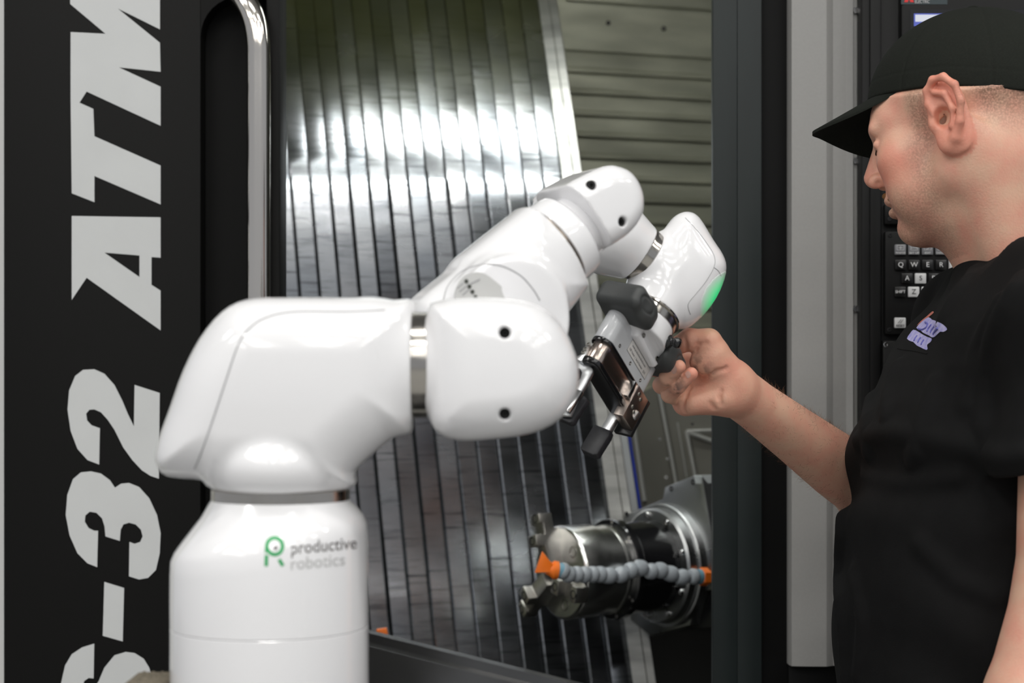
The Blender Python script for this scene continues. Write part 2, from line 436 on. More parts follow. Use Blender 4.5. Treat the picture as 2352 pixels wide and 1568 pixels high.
letter(c2([(465, 1118), (553, 1145), (547, 1383), (458, 1358)]), name='hyphen')
letter(c2([(420, 1393), (417, 1548), (395, 1546), (375, 1560), (370, 1590), (385, 1612), (410, 1600), (440, 1560), (465, 1500), (510, 1445), (560, 1430), (600, 1435), (640, 1460), (665, 1500), (685, 1570), (690, 1680), (670, 1770), (620, 1830),
           (590, 1835), (590, 1690), (615, 1680), (620, 1650), (600, 1630), (575, 1640), (545, 1690), (500, 1760), (430, 1800), (360, 1780), (305, 1720), (272, 1640), (272, 1570), (290, 1490), (320, 1440), (365, 1410)]))
sp = box('wall_left', (px_x(-420, 2.2), 2.2, 0.1), (px_x(14, 2.2), 2.24, 2.3), MOFFW); tag(sp, kind='structure')

# --- right-hand front: column, grey panel
enc = thing('machine_enclosure', 'dark blue-black machine column beside a light grey sheet metal panel', 'machine', (px_x(1725, DW), DW+.1, 0))
box('column_front', (px_x(1635, DW), DW-.012, 0.0), (px_x(1690.4, DW), DW+.006, 2.3), MCOLF, enc, 0.0008)
box('column_front', (px_x(1690.6, DW), DW-.0125, 0.0), (px_x(1746, DW), DW+.09, 2.3), MCOLF, enc, 0.0008)
box('column_side', (px_x(1746, DW), DW+.006, 0.0), (px_x(1830, DW), DW+.09, 2.3), MCOLS, enc, 0.001)
d_ = DW-.02
zp = px_z(1530, d_)
prism('grey_panel', [V(px_x(1815, d_), d_+.012, zp), V(px_x(1819, d_), d_+.002, zp), V(px_x(1850, d_), d_, zp), V(px_x(1898, d_), d_-.001, zp), V(px_x(1915, d_), d_+.005, zp), V(px_x(1945, d_), d_+.005, zp), V(px_x(1957, d_), d_+.0005, zp), V(px_x(1959, d_), d_-.001, zp),
       V(px_x(1959, d_), d_+.03, zp), V(px_x(1815, d_), d_+.03, zp)], (0, 0, 2.3-zp), MGREY, enc, sharp=20)
box('panel_flange', (px_x(1959.5, d_), d_+.003, zp), (px_x(1977, d_), d_+.03, 2.3), MGREY, enc, 0.0006)
box('plinth', (px_x(1815, d_), d_+.012, 0.0), (px_x(1985, d_), d_+.06, zp-.002), MCOLS, enc, 0.001)
box('header', (px_x(-60, DW), DW+.062, 2.08), (px_x(1830, DW), DW+.12, 2.34), MCOLS, enc, 0.001)
def socket_bolt(name, c, axis, r, parent, m=MBOLT, h=None):
    h = h or r*0.45
    return lathe(name, c, axis, [(-h*.4, r), (h*.5, r), (h, r*.8), (h, r*.5), (h*.1, r*.45), (h*.1, 0.0001)], m, parent, seg=14, caps=False)
for py in (24, 369, 709): socket_bolt('panel_bolt', P(1966, py, d_+.001), (0, -1, 0), 0.0042, enc, MSTEEL)
for py in (1130,): socket_bolt('panel_bolt', P(1966, py, d_+.001), (0, -1, 0), 0.0042, enc, MSTEEL)

# --- control console
CD = 2.10
con = thing('control_console', 'black machine control console with screen and keypad behind the man', 'console', (px_x(2250, CD), CD+.1, 0.0))
box('console_housing', (px_x(1979, CD), CD, 0.0), (px_x(2640, CD), CD+.030, 2.25), MCON, con, 0.003)
box('console_body', (.440, CD+.030, 0.0), (px_x(2620, CD), CD+.2, 2.24), MCON, con, 0.003)
box('housing_rib', (px_x(1996, CD), CD-.006, 0.6), (px_x(2022, CD), CD, 2.2), MCON, con, 0.002)
scr = box('screen_bezel', (px_x(2062, CD), CD-.018, px_z(515, CD)), (px_x(2600, CD), CD, px_z(-150, CD)), MCON, con, 0.004)
box('lower_bezel', (px_x(2028, CD), CD-.010, px_z(517, CD)), (px_x(2063, CD), CD, px_z(470, CD)), MCON, con, 0.002)
MSCR = mat('screen_dark', (0.012, 0.012, 0.014), 0.15)
MUIW = mat('screen_white', (0.1, 0.1, 0.1), 0.3, emit=(0.85, 0.88, 1.0), estr=0.75)
MUIB = mat('screen_blue', (0.02, 0.03, 0.1), 0.3, emit=(0.10, 0.13, 0.55), estr=0.8)
s0 = CD-.019
screen = box('screen', (px_x(2090, s0), s0, px_z(470, s0)), (px_x(2560, s0), CD-.017, px_z(22, s0)), MSCR, con)
box('screen_window', (px_x(2099, s0), s0-.0004, px_z(60, s0)), (px_x(2170, s0), s0, px_z(31, s0)), MUIB, screen)
box('screen_window', (px_x(2102, s0), s0-.0008, px_z(50, s0)), (px_x(2160, s0), s0-.0004, px_z(34, s0)), MUIW, screen)
box('screen_window', (px_x(2336, s0), s0-.0004, px_z(58, s0)), (px_x(2420, s0), s0, px_z(41, s0)), MUIB, screen)
text_obj('screen_text', 'Mo', P(2352, 50, s0-.0008), (1, 0, 0), (0, 0, 1), 0.0075, MUIW, screen)
MRED = mat('logo_red', (0.65, 0.02, 0.02), 0.5); MTXG = mat('logo_grey', (0.5, 0.5, 0.5), 0.5)
lg = CD-.0184
box('brand_plate', (px_x(2070, lg), lg, px_z(10, lg)), (px_x(2176, lg), CD-.0175, px_z(-28, lg)), mat('brand_plate_teal', (0.02, 0.035, 0.04), 0.4), con)
def diamond(cx, cy, vec, w=4.6):
    a = math.radians(vec); L = 14.0
    ux, uy = math.cos(a)*L/2, -math.sin(a)*L/2; vx, vy = -math.sin(a)*w, -math.cos(a)*w
    pts = [(cx, cy), (cx+ux+vx, cy+uy+vy), (cx+2*ux, cy+2*uy), (cx+ux-vx, cy+uy-vy)]
    prism('logo_diamond', [P(x, y, lg-.0004) for x, y in pts], (0, .0003, 0), MRED, con, sharp=0)
for ang in (90, 215, 325): diamond(2088, -3, ang)
text_obj('brand_text', 'MITSUBISHI', P(2101, -6, lg-.0003), (1, 0, 0), (0, 0, 1), 0.0062, MTXG, con, align='LEFT', fit=0.026)
text_obj('brand_text', 'ELECTRIC', P(2101, 4, lg-.0003), (1, 0, 0), (0, 0, 1), 0.0058, MTXG, con, align='LEFT', fit=0.0178)
kp = CD-.012
box('keypad_plate', (px_x(2033, kp), kp, px_z(768, kp)), (px_x(2520, kp), CD, px_z(531, kp)), MCON, con, 0.002)
box('lower_plate', (px_x(2028, kp), kp, px_z(1500, kp)), (px_x(2520, kp), CD, px_z(782, kp)), MCON, con, 0.002)
for (x, y) in ((2044, 540), (2043, 757)): socket_bolt('plate_screw', P(x, y, kp), (0, -1, 0), 0.0026, con, MBLK)
socket_bolt('plate_screw', P(2035, 791, kp), (0, -1, 0), 0.0032, con, MSTEEL)
socket_bolt('plate_screw', P(2043, 503, CD-.010), (0, -1, 0), 0.0026, con, MBLK)
MKB = mat('key_black', (0.004, 0.004, 0.004), 0.35); MKW = mat('key_white', (0.55, 0.55, 0.55), 0.3, coat=0.3); MKG = mat('key_grey', (0.17, 0.17, 0.18), 0.3)
MKT = mat('key_print_pale', (0.62, 0.62, 0.62), 0.5); MKTD = mat('key_print_dark', (0.01, 0.01, 0.01), 0.5)
MLEDG = mat('led_green', (0.1, 0.3, 0.05), 0.4, emit=(0.15, 1.0, 0.05), estr=1.2); MLEDY = mat('led_yellow', (0.3, 0.3, 0.02), 0.4, emit=(0.75, 0.9, 0.03), estr=1.2)
box('indicator_led', (px_x(2072, kp), kp-.001, px_z(550.5, kp)), (px_x(2077, kp), kp, px_z(546, kp)), MLEDG, con)
box('indicator_led', (px_x(2077, kp), kp-.001, px_z(550.5, kp)), (px_x(2082, kp), kp, px_z(546, kp)), MLEDY, con)
kd = kp-.004
def key(cx, cy, s, m, tm, size=0.0085, w=26, h=24, fit=None, dy=0):
    k = box('key', (px_x(cx-w/2, kd), kd, px_z(cy+h/2, kd)), (px_x(cx+w/2, kd), kp+.001, px_z(cy-h/2, kd)), m, con, 0.0012)
    if s: text_obj('key_legend', s, P(cx, cy+dy, kd-.0002), (1, 0, 0), (0, 0, 1), size, tm, k, fit=fit)
    return k
for i, s in enumerate(('MONITOR', 'SET UP', 'EDIT', 'DIAGN', 'MAINT')):
    cx = 2068.5+31.2*i
    k = key(cx, 573, s, MKG, MKT, 0.0036, w=26, h=24, fit=0.0118 if len(s) > 4 else None, dy=8)
    q = lambda x, y: P(cx+x, 569+y, kd-.0003)
    for (a, b) in (((-8, -6), (8, -6)), ((8, -6), (8, 5)), ((8, 5), (-8, 5)), ((-8, 5), (-8, -6))): tube('key_icon', [q(*a), q(*b)], 0.00022, MKT, k, seg=5)
    if i == 0: segs = (((-5, 0), (5, 0)), ((0, -4), (0, 4)))
    elif i == 1: segs = (((-6, 0), (6, 0)), ((-6, -2), (-6, 2)), ((6, -2), (6, 2)))
    elif i == 2: segs = (((-3, -4), (3, 0)), ((3, 0), (-3, 4)))
    elif i == 3: segs = (((-4, 3), (0, 0)), ((0, 0), (4, -3)), ((0, 0), (4, 3)))
    else: segs = (((-3, -3), (4, 4)),)
    for a, b in segs: tube('key_icon', [q(*a), q(*b)], 0.00025, MKT, k, seg=5)
for i, s in enumerate('QWERT'): key(2069+31*i, 608, s, MKW if s == 'T' else MKB, MKTD if s == 'T' else MKT)
for i, s in enumerate('ASDF'): key(2084+31*i, 639, s, MKW if s in 'SF' else MKB, MKTD if s in 'SF' else MKT)
for i, s in enumerate(('SHIFT', 'Z', 'X')): key(2068+31.2*i, 670, s, MKB if i == 0 else MKW, MKT if i == 0 else MKTD, 0.0085 if i else 0.005)
k = key(2068, 741, 'RESET', MKW, MKTD, 0.004, dy=7)
for dx in (-2, 3): tube('key_icon', [P(2065+dx, 742, kd-.0003), P(2072+dx, 733, kd-.0003)], 0.0003, MKTD, k, seg=5)

# --- machine cavity
cav = thing('machine_cavity', 'dark inner housing of the machine behind the door opening', 'machine housing', (0, 3.2, 0.2))
box('cavity_back', (-1.2, 3.56, 0.2), (0.9, 3.60, 2.5), MOLIVE, cav)
box('cavity_roof', (-1.2, 2.30, 2.46), (0.9, 3.56, 2.5), MOLIVE, cav)
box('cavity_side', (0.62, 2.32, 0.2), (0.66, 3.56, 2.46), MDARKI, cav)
box('cavity_side', (-1.2, 2.32, 0.2), (-1.16, 3.56, 2.46), MOLIVE, cav)
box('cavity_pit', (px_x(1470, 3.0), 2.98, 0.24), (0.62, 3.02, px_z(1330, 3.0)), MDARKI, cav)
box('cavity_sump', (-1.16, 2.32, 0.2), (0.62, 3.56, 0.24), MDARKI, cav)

# --- telescopic way cover: one bent plate per segment
epx = [-80, 200, 330, 400, 460, 540, 700, 1000, 1200, 1360, 1660]; eel = [44, 36, 31, 26, 12, 3, 1.5, 2.5, 5, 9.5, 10]
ys = list(range(1660, -81, -20)); dep = {}; d = 2.62
for y in ys:
    dep[y] = d; d += math.tan(math.radians(np.interp(y, epx, eel)))*20/FPX*d
def cov_x(j, y): return 1252+0.139*(y-100)-(43.5+(y-100)*5.5/1300)*j
cover = thing('way_cover', 'scuffed steel telescopic way cover of many upright overlapping plates', 'way cover', P(900, 1660, 2.62))
for j in range(18, 0, -1):
    fr, bk = [], []
    jit = random.uniform(-.0012, .0012); til = .0058+random.uniform(-.0009, .0012)
    for y in ys:
        dd = dep[y]
        a = P(cov_x(j, y), y, dd-til+jit); b = P(cov_x(j-1, y)+4, y, dd+.003+jit)
        m = a.lerp(b, 0.08)+V(0, -.0012, 0)
        fr.append((a, m, b)); bk.append((a+V(0, .004, 0), m+V(0, .004, 0), b+V(0, .004, 0)))
    vs, fs = [], []
    for r, s in zip(fr, bk): vs += list(r)+list(s)
    for i in range(len(ys)-1):
        o, p_ = i*6, (i+1)*6
        fs += [(o, o+1, p_+1, p_), (o+1, o+2, p_+2, p_+1), (o+3, o, p_, p_+3), (o+3, o+4, p_+4, p_+3), (o+4, o+5, p_+5, p_+4), (o+2, o+5, p_+5, p_+2)]
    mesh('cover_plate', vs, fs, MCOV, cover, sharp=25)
vs, fs = [], []
for y in ys:
    x0 = cov_x(0, y)-2; dd = dep[y]
    w1 = 22+(y/1568)*10
    vs += [P(x0, y, dd-.010), P(x0+w1, y, dd-.010), P(x0+w1+3, y, dd-.014), P(x0+w1+20, y, dd-.014), P(x0+w1+22, y, dd+.05), P(x0, y, dd+.05)]
for i in range(len(ys)-1):
    o, p_ = i*6, (i+1)*6
    for k in range(6): fs.append((o+k, o+(k+1) % 6, p_+(k+1) % 6, p_+k))
mesh('cover_flange', vs, fs, MCOVE, cover, sharp=25)

# --- slatted side cover
sl = thing('slat_cover', 'olive grey slatted cover of horizontal steel strips right of the way cover', 'slat cover', P(1450, 1240, 3.06))
SL0, SL1 = 3.17, 3.30
def slp(px, z, dn=0.0):
    t = (px-1225)/(1690-1225)
    d = SL0+(SL1-SL0)*t
    return V(px_x(px, d), d-dn, z)
z0 = px_z(113, SL0); pit = 49.4/FPX*SL0
for i in range(24):
    zt_, zb_ = z0-pit*i, z0-pit*(i+1)
    prof = [(0.000, zt_+.004), (0.004, zt_-.006), (0.006, zb_+.012), (0.012, zb_+.006), (0.012, zb_+.0015), (-.004, zb_+.0015)]
    vs = [slp(1225, z, dn) for dn, z in prof]+[slp(1690, z, dn) for dn, z in prof]
    n = len(prof); fs = [(k, (k+1) % n, n+(k+1) % n, n+k) for k in range(n)]+[tuple(range(n)), tuple(range(n, 2*n))]
    mesh('slat', vs, fs, MSLAT, sl, sharp=20)
prism('top_plate', [slp(1225, z0+.002, .010), slp(1690, z0+.002, .010), slp(1690, z0+.26, .010), slp(1225, z0+.26, .010)], (0, .008, 0), MSLAT, sl)
prism('top_lip', [slp(1300, z0+.092, .022), slp(1690, z0+.092, .022), slp(1690, z0+.18, .022), slp(1300, z0+.18, .022)], (0, .012, 0), MSLAT, sl, .002)
for (x, y) in ((1266, 40), (1397, 53), (1524, 66)):
    dd = SL0+(SL1-SL0)*(x-1225)/465-.011
    lathe('plate_screw', P(x, y, dd), (0, -1, 0), [(-.002, .0045), (.002, .0045), (.0025, .0035), (.0025, .0001)], MHOLE, sl, seg=14, caps=False)

# --- lower inner side panels
ip = thing('inner_side_panel', 'grey sheet metal inner panel with thin bright ribs above the chuck', 'panel', P(1550, 1500, 2.86))
pd = 2.84
prism('panel_sheet', [P(1425, 1260, pd), P(1424, 925, pd), P(1518, 880, pd+.03), P(1700, 880, pd+.03), P(1700, 1260, pd+.03), P(1560, 1260, pd+.03)], (0, .01, 0), MINN, ip)
MRIB = mat('bright_rib', (0.72, 0.72, 0.68), 0.35, 0.6)
for pts, r in (([(1512, 890), (1530, 985), (1553, 1110)], .0028), ([(1577, 990), (1597, 1095)], .003), ([(1577, 990), (1640, 988)], .0028), ([(1582, 993), (1650, 1018)], .0035), ([(1556, 970), (1577, 1095)], .0010), ([(1450, 930), (1460, 1010), (1480, 1150)], .004)):
    tube('panel_rib', [P(x, y, pd+.012+(x-1500)*.00008) for x, y in pts], r, MRIB, ip, seg=8)
for (x, y) in ((1515, 1008), (1534, 1053), (1530, 1096), (1590, 974)): socket_bolt('panel_screw', P(x, y, pd+.008), (0, -1, 0), .0028, ip, MSTEEL)
MBLUE = mat('blue_strip', (0.01, 0.05, 0.55), 0.4); MWST = mat('white_strip', (0.72, 0.74, 0.75), 0.4)
ws = prism('guard_strip', [P(1400, 900, pd-.024), P(1426, 900, pd-.024), P(1468, 1180, pd-.024), P(1440, 1180, pd-.024)], (0, .012, 0), MWST, None, .002)
tag(ws, 'white plastic guard strip beside the blue edge strip under the gripper', 'guard strip')
bs = prism('edge_strip', [P(1428, 900, pd-.026), P(1433, 900, pd-.026), P(1475, 1180, pd-.026), P(1470, 1180, pd-.026)], (0, .012, 0), MBLUE, None, .0005)
tag(bs, 'narrow bright blue edge strip rising from the spindle plate', 'edge strip')

# --- chip tray lid in the foreground of the opening
MTRAY = mat('tray_dark_steel', (0.16, 0.16, 0.16), 0.24, 0.8, var=0.3, vscale=6)
ch = thing('chip_tray', 'dark glossy sloping chip tray edge at the foot of the opening', 'tray', V(-0.2, 2.3, 0.3))
a0, b0 = P(780, 1432, 2.42), P(1372, 1580, 2.26); up = V(0, 0, .0); fw = V(-.02, -.07, -.012)
def strip(name, offs, m):
    vs = [a0+o for o in offs]+[b0+o for o in offs]; n = len(offs)
    fs = [(k, (k+1) % n, n+(k+1) % n, n+k) for k in range(n)]+[tuple(range(n)), tuple(range(n, 2*n))]
    return mesh(name, vs, fs, m, ch, sharp=25)
strip('tray_rim', [V(0, 0, 0), V(0, -.006, .003), V(0, -.016, 0), V(0, -.018, -.012), V(0, 0, -.012)], MTRAY)
strip('tray_lid', [V(0, -.002, -.012), V(0, -.018, -.012), V(0, -.030, -.016), V(0, -.075, -.20), V(0, -.075, -.62), V(0, -.002, -.62)], MTRAY)

# --- spindle, chuck
CH = P(1287, 1315, 2.45); CA = norm((-.85, -.53, 0.0)); ce1 = V(0, 0, 1); ce2 = CA.cross(ce1)   # ce2 towards camera-right
if ce2.y > 0: ce2 = -ce2
E = (ce1, ce2, CA)
MCHK = mat('chuck_steel', (0.80, 0.80, 0.78), 0.25, 1.0, rvar=0.02, vscale=70)
MJAW = mat('jaw_steel', (0.62, 0.60, 0.56), 0.36, 1.0, var=0.25, vscale=60)
MPLT = mat('spindle_plate', (0.46, 0.47, 0.47), 0.3, 1.0, var=0.3, vscale=9, rvar=0.08)
spn = thing('lathe_spindle', 'steel lathe spindle with three jaw chuck and black housing inside the machine', 'spindle', CH-CA*.2-V(0, 0, .12))
R = .0675
lathe('chuck_body', CH, CA, [(0, .018), (0, R-.004), (-.002, R-.001), (-.004, R), (-.048, R), (-.050, R-.0025), (-.072, R-.0025), (-.073, R-.004), (-.075, R-.004), (-.076, R-.002), (-.086, R-.002), (-.086, .03)], MCHK, spn, seg=72, caps=False, e=E)
lathe('chuck_bore', CH, CA, [(.0, .0185), (-.001, .017), (-.03, .016), (-.03, .0001)], MHOLE, spn, seg=40, caps=False, e=E)
lathe('black_collar', CH, CA, [(-.086, .05), (-.086, .072), (-.088, .0735), (-.098, .0735), (-.1, .072), (-.1, .05)], MGLB, spn, seg=64, caps=False, e=E)
lathe('black_housing', CH, CA, [(-.1, .05), (-.1, .066), (-.19, .069), (-.19, .05)], MGLB, spn, seg=64, caps=False, e=E)
lathe('flange_disc', CH, CA, [(-.166, .06), (-.166, .082), (-.169, .0855), (-.182, .0865), (-.182, .06)], MPLT, spn, seg=72, caps=False, e=E)
lathe('flange_step', CH, CA, [(-.182, .06), (-.182, .090), (-.184, .0915), (-.1965, .0915), (-.1965, .06)], MPLT, spn, seg=72, caps=False, e=E)
po = CH-CA*.196
plate_px = [(1432, 1184), (1522, 1146), (1527, 1118), (1594, 1092), (1612, 1092), (1640, 1260), (1641, 1352), (1606, 1362), (1584, 1436), (1494, 1460), (1440, 1418), (1420, 1300)]
prism('spindle_plate', [on_plane(x, y, po, CA) for x, y in plate_px], CA*(-.02), MPLT, spn, .0015)
hp_ = [on_plane(x, y, po-CA*.02, CA) for x, y in ((1450, 1190), (1590, 1100), (1625, 1100), (1660, 1440), (1500, 1452))]
prism('headstock', hp_, CA*(-.16)+V(0.05, 0, 0), MBLK, spn, .002)
tw = prism('plate_top_edge', [on_plane(x, y, po-CA*.0, CA)+V(0, 0, .0006) for x, y in ((1594, 1092), (1612, 1092))]+[on_plane(x, y, po, CA)+V(.09, .02, .002) for x, y in ((1612, 1092), (1594, 1092))], (0, 0, -.012), mat('pale_plate', (.75, .8, .8), .3, .3), spn)
def on_disc(r, th, t): return CH+CA*t+ce1*(r*math.sin(th))+ce2*(r*math.cos(th))
for th in (100, 62, 20, -25, -62, -100, 140, 180): socket_bolt('flange_bolt', on_disc(.0755, math.radians(th), -.166), CA, .0058, spn, MSTEEL, .004)
for th in (125, 85, 45, 5, -35, -75): socket_bolt('collar_screw', on_disc(.0695, math.radians(th), -.086), CA, .0028, spn, MBOLT, .001)
for (x, y) in ((1542, 1122), (1592, 1107), (1613, 1261), (1439, 1181)): lathe('plate_hole', on_plane(x, y, po, CA), CA, [(-.002, .0042), (.0006, .0042), (.0006, .003), (-.001, .0001)], MHOLE, spn, seg=14, caps=False)
for th in (45, 165, 285): lathe('chuck_screw', on_disc(.046, math.radians(th), 0), CA, [(-.003, .0085), (.0006, .0085), (.0006, .0065), (-.004, .006), (-.004, .0001)], MBOLT, spn, seg=24, caps=False)
for th in (105, 225, 345):
    t = math.radians(th); rd = ce1*math.sin(t)+ce2*math.cos(t); tg = CA.cross(rd)
    prof = [(.012, -.001), (.064, -.001), (.064, .008), (.086, .008), (.086, .030), (.072, .030), (.072, .024), (.056, .024), (.056, .040), (.040, .040), (.040, .026), (.012, .022)]
    jw = prism('chuck_jaw', [CH+rd*r+CA*a+tg*.0115 for r, a in prof], tg*(-.023), MJAW, spn, .0012)
    for rr in (.048, .080): lathe('jaw_bolt', CH+rd*rr+CA*(.040 if rr < .06 else .030), CA, [(-.002, .0065), (.0005, .0065), (.0005, .005), (-.004, .0045), (-.004, .0001)], MHOLE, jw, seg=18, caps=False)
    for q_ in range(4): fbox('jaw_tooth', CH+rd*(.058+.004*q_)+CA*.0255, (rd, tg, CA), (.0011, .0112, .0018), MJAW, jw)

# --- segmented coolant hose
MHOSE = mat('grey_hose_plastic', (0.36, 0.39, 0.42), 0.32, coat=0.2)
MORG = mat('orange_plastic', (0.90, 0.19, 0.015), 0.38)
MCYAN = mat('pale_blue_plastic', (0.16, 0.33, 0.42), 0.4)
hz = thing('coolant_hose', 'grey segmented coolant hose with orange nozzle in front of the chuck', 'coolant hose', P(1617, 1325, 2.52))
hc = [(466, 952), (520, 985), (600, 985), (670, 988), (750, 985), (822, 985), (905, 995), (1020, 985), (1115, 945), (1205, 925), (1305, 955), (1395, 948), (1490, 980), (1598, 1010), (1705, 1006), (1775, 1006)]
hpt = []
for i, (x, y) in enumerate(hc): hpt.append(P(1180+x/4.127, 1080+y/4.127, 2.345+.115*i/(len(hc)-1)))
seg_me = None
for i in range(len(hpt)-1):
    c = hpt[i]; nx = hpt[i+1]; ax = (nx-c).normalized(); L = (nx-c).length
    if seg_me is None:
        prof = [(-.0095, .0075), (-.0085, .0098), (-.005, .0112), (0, .0118), (.004, .0112), (.0065, .0098), (.009, .0068), (.0105, .0066), (.0105, .005)]
        o = lathe('hose_segment', V(0, 0, 0), (0, 0, 1), prof, MHOSE, None, seg=28, caps=True, sharp=40); seg_me = o.data
        bpy.data.objects.remove(o)
    e1, e2, a = basis(ax); M = Matrix((e1, e2, a)).transposed().to_4x4(); M.translation = c
    obj('hose_segment', seg_me, None, hz, M=M @ Matrix.Diagonal((1, 1, L/.0178, 1)))
nz_ax = norm((-1, -.15, .12))
lathe('hose_cuff', hpt[0], nz_ax, [(-.002, .0105), (.006, .0112), (.0075, .0108), (.0075, .006)], MCYAN, hz, seg=28)
nz = lathe('nozzle', hpt[0]+nz_ax*.006, nz_ax, [(0, .0105), (.001, .0125), (.007, .0128), (.009, .0112), (.013, .0085), (.018, .007), (.018, .002)], MORG, hz, seg=30)
nt = hpt[0]+nz_ax*.020; q = lambda x, y, d: P(1180+x/4.127, 1080+y/4.127, d)
prism('nozzle_fan', [q(375, 890, 2.335), q(345, 865, 2.333), q(270, 770, 2.33), q(198, 972, 2.33), q(345, 965, 2.333), q(375, 955, 2.335)], (0, .011, 0), MORG, hz, .0012)
ax = (hpt[-1]-hpt[-2]).normalized(); e = basis(ax)
lathe('hose_cuff', hpt[-1]-ax*.006, ax, [(-.002, .0108), (.004, .0112), (.004, .006)], MCYAN, hz, seg=28)
lathe('hose_nut', hpt[-1]-ax*.002, ax, [(0, .0115), (.001, .0132), (.013, .0132), (.0145, .012), (.0145, .004)], MORG, hz, seg=6, sharp=20)
tube('hose_stub', [hpt[-1]+ax*.01, hpt[-1]+ax*.05], .008, MORG, hz, seg=16)
# second nozzle peeping over the tray
n2 = thing('coolant_nozzle', 'small orange nozzle tip peeping over the chip tray beside the robot base', 'nozzle', P(880, 1500, 2.44))
prism('nozzle_fan', [P(864, 1446, 2.44), P(887, 1443, 2.44), P(891, 1462, 2.44), P(868, 1475, 2.44)], (0, .012, 0), MORG, n2, .001)
lathe('nozzle_collar', P(880, 1482, 2.446), (0, 0, 1), [(-.02, .009), (.0, .0095), (.006, .007), (.006, .001)], MORG, n2, seg=24)

# --- work lamp under the cavity roof
yq = 330; Q = P(1060, yq, dep[340])
el = math.radians(31); nq = norm((0.02, -math.cos(el), math.sin(el))); vq = (CAMP-Q).normalized(); rq = nq*(2*nq.dot(vq))-vq
LP = Q+rq*0.50+V(.09, 0, 0)
lampt = thing('cavity_lamp', 'long white work lamp under the machine roof lighting the way cover', 'lamp', LP)
ux = V(1, 0, 0); nn = -rq.normalized(); vv = nn.cross(ux)
fbox('lamp_housing', LP-nn*.022, (ux, vv, nn), (.27, .05, .02), MOFFW, lampt, .004)
fbox('lamp_lens', LP, (ux, vv, nn), (.26, .04, .0015), mat('lamp_lens_lit', (0.9, 0.9, 0.9), 0.4, emit=(0.97, 1.0, 0.97), estr=15.0), lampt)
LP2 = V(.08, 2.36, 2.06); fill_lamp = thing('cavity_lamp', 'slim white fill lamp added out of view under the door header to brighten the chuck', 'lamp', LP2)  # extra unseen lamp, added to raise the light in the cavity and on the chuck
n2_ = norm((.05, .55, -.83)); v2_ = n2_.cross(ux)
fbox('lamp_housing', LP2-n2_*.016, (ux, v2_, n2_), (.30, .055, .014), MOFFW, fill_lamp, .003)
fbox('lamp_lens', LP2, (ux, v2_, n2_), (.29, .048, .0015), bpy.data.materials['lamp_lens_lit'], fill_lamp)

# ================================================================= ROBOT ARM
RD = 1.28
rob = thing('jointed_robot', 'glossy white jointed robot arm with steel joint rings on a column base', 'robot arm', P(620, 1640, RD))
X, Y, Z = V(1, 0, 0), V(0, 1, 0), V(0, 0, 1); NB = V(0, -1, 0)
s = RD/FPX
# base column: lofted tilted circles
def ringpts(cx, cy_l, cy_r, r):
    pts = []
    for k in range(72):
        th = 2*math.pi*k/72; x = math.cos(th); y = math.sin(th)
        py = (cy_l+cy_r)/2+(cy_r-cy_l)/2*x
        c = P(cx+r*x, py, RD); pts.append(V(c.x, RD+r*s*y, c.z))
    return pts
secs = [ringpts(645, 1146, 1146, 150), ringpts(645, 1147, 1147, 158), ringpts(645, 1151, 1151, 161), ringpts(640, 1185, 1160, 176), ringpts(629, 1238, 1182, 205), ringpts(623, 1266, 1200, 219), ringpts(620, 1285, 1220, 224), ringpts(619.5, 1320, 1260, 225.5), ringpts(619.5, 1380, 1360, 226), ringpts(620, 1434.5, 1434.5, 226), ringpts(620, 1436, 1436, 224.6)]
def loft(name, secs, mt, parent):
    n = len(secs[0]); vs = [p for r in secs for p in r]; fs = []
    for i in range(len(secs)-1):
        for k in range(n): fs.append((i*n+k, i*n+(k+1) % n, (i+1)*n+(k+1) % n, (i+1)*n+k))
    fs += [tuple(range(n)), tuple((len(secs)-1)*n+k for k in range(n))]
    return mesh(name, vs, fs, mt, parent, sharp=28)
col = loft('base_column', secs, MW, rob)
ztop = 1.135
cb = [ringpts(620, 1437, 1437, 224.6), ringpts(620, 1438.5, 1438.5, 226)]
zz = CAMZ-(1.40-ztop); 
cb += [[V(p.x, p.y, ztop+.0005) for p in cb[1]]]
loft('base_collar', cb, MW, rob)
lathe('joint_ring', P(645, 1146, RD), Z, [(-.002, .05), (-.001, .0515), (.0075, .0515), (.0085, .05)], MRING, rob, seg=72)
# shoulder housing
F1 = Frame(P(640, 880, RD), X, Z, NB)
sh = [(905, 697), (955, 716), (955, 962), (905, 1002), (850, 1048), (818, 1082), (806, 1118), (640, 1120), (496, 1118), (468, 1101), (415, 1097), (378, 1088), (361, 1058), (368, 1012), (398, 935), (430, 850), (470, 775), (520, 716), (575, 689), (650, 685), (780, 685), (860, 687)]
shp = [F1.st(*q) for q in catmull(sh, 3)]
c_n = A(P(645, 1122, RD)); c_r = A(P(950, 838, RD))
def f_sh(p):
    d = s_extr(p, F1, shp, -.062, .062, .042, 1.2, F1.st(680, 860))
    nk = s_cyl(p, P(645, 1070, RD), Z, .0505, .0175, .002)
    nk = smin(nk, s_ell(p, P(645, 1065, RD), (.051, .066, .036)), .004)
    d = smin(d, nk, .006)
    el = s_cyl(p, P(900, 838, RD), X, .0405, 52*s, .002)
    d = smin(d, el, .02)
    d = smax(d, (p[:, 0]-c_r[0]), .003)
    return smax(d, c_n[2]-p[:, 2], .002)
lo = P(350, 1130, RD)-V(0, .08, 0); hi = P(965, 670, RD)+V(0, .08, 0)
shoulder = sdf_obj('shoulder_housing', f_sh, lo, hi, .0022, MW, rob)
bv = bvh_of(shoulder)
surf_line('cover_seam', bv, [(884, 712), (800, 716), (680, 716), (615, 728), (575, 752), (548, 790), (520, 870), (490, 960), (462, 1040), (447, 1076)], .0006, MSEAM, shoulder)
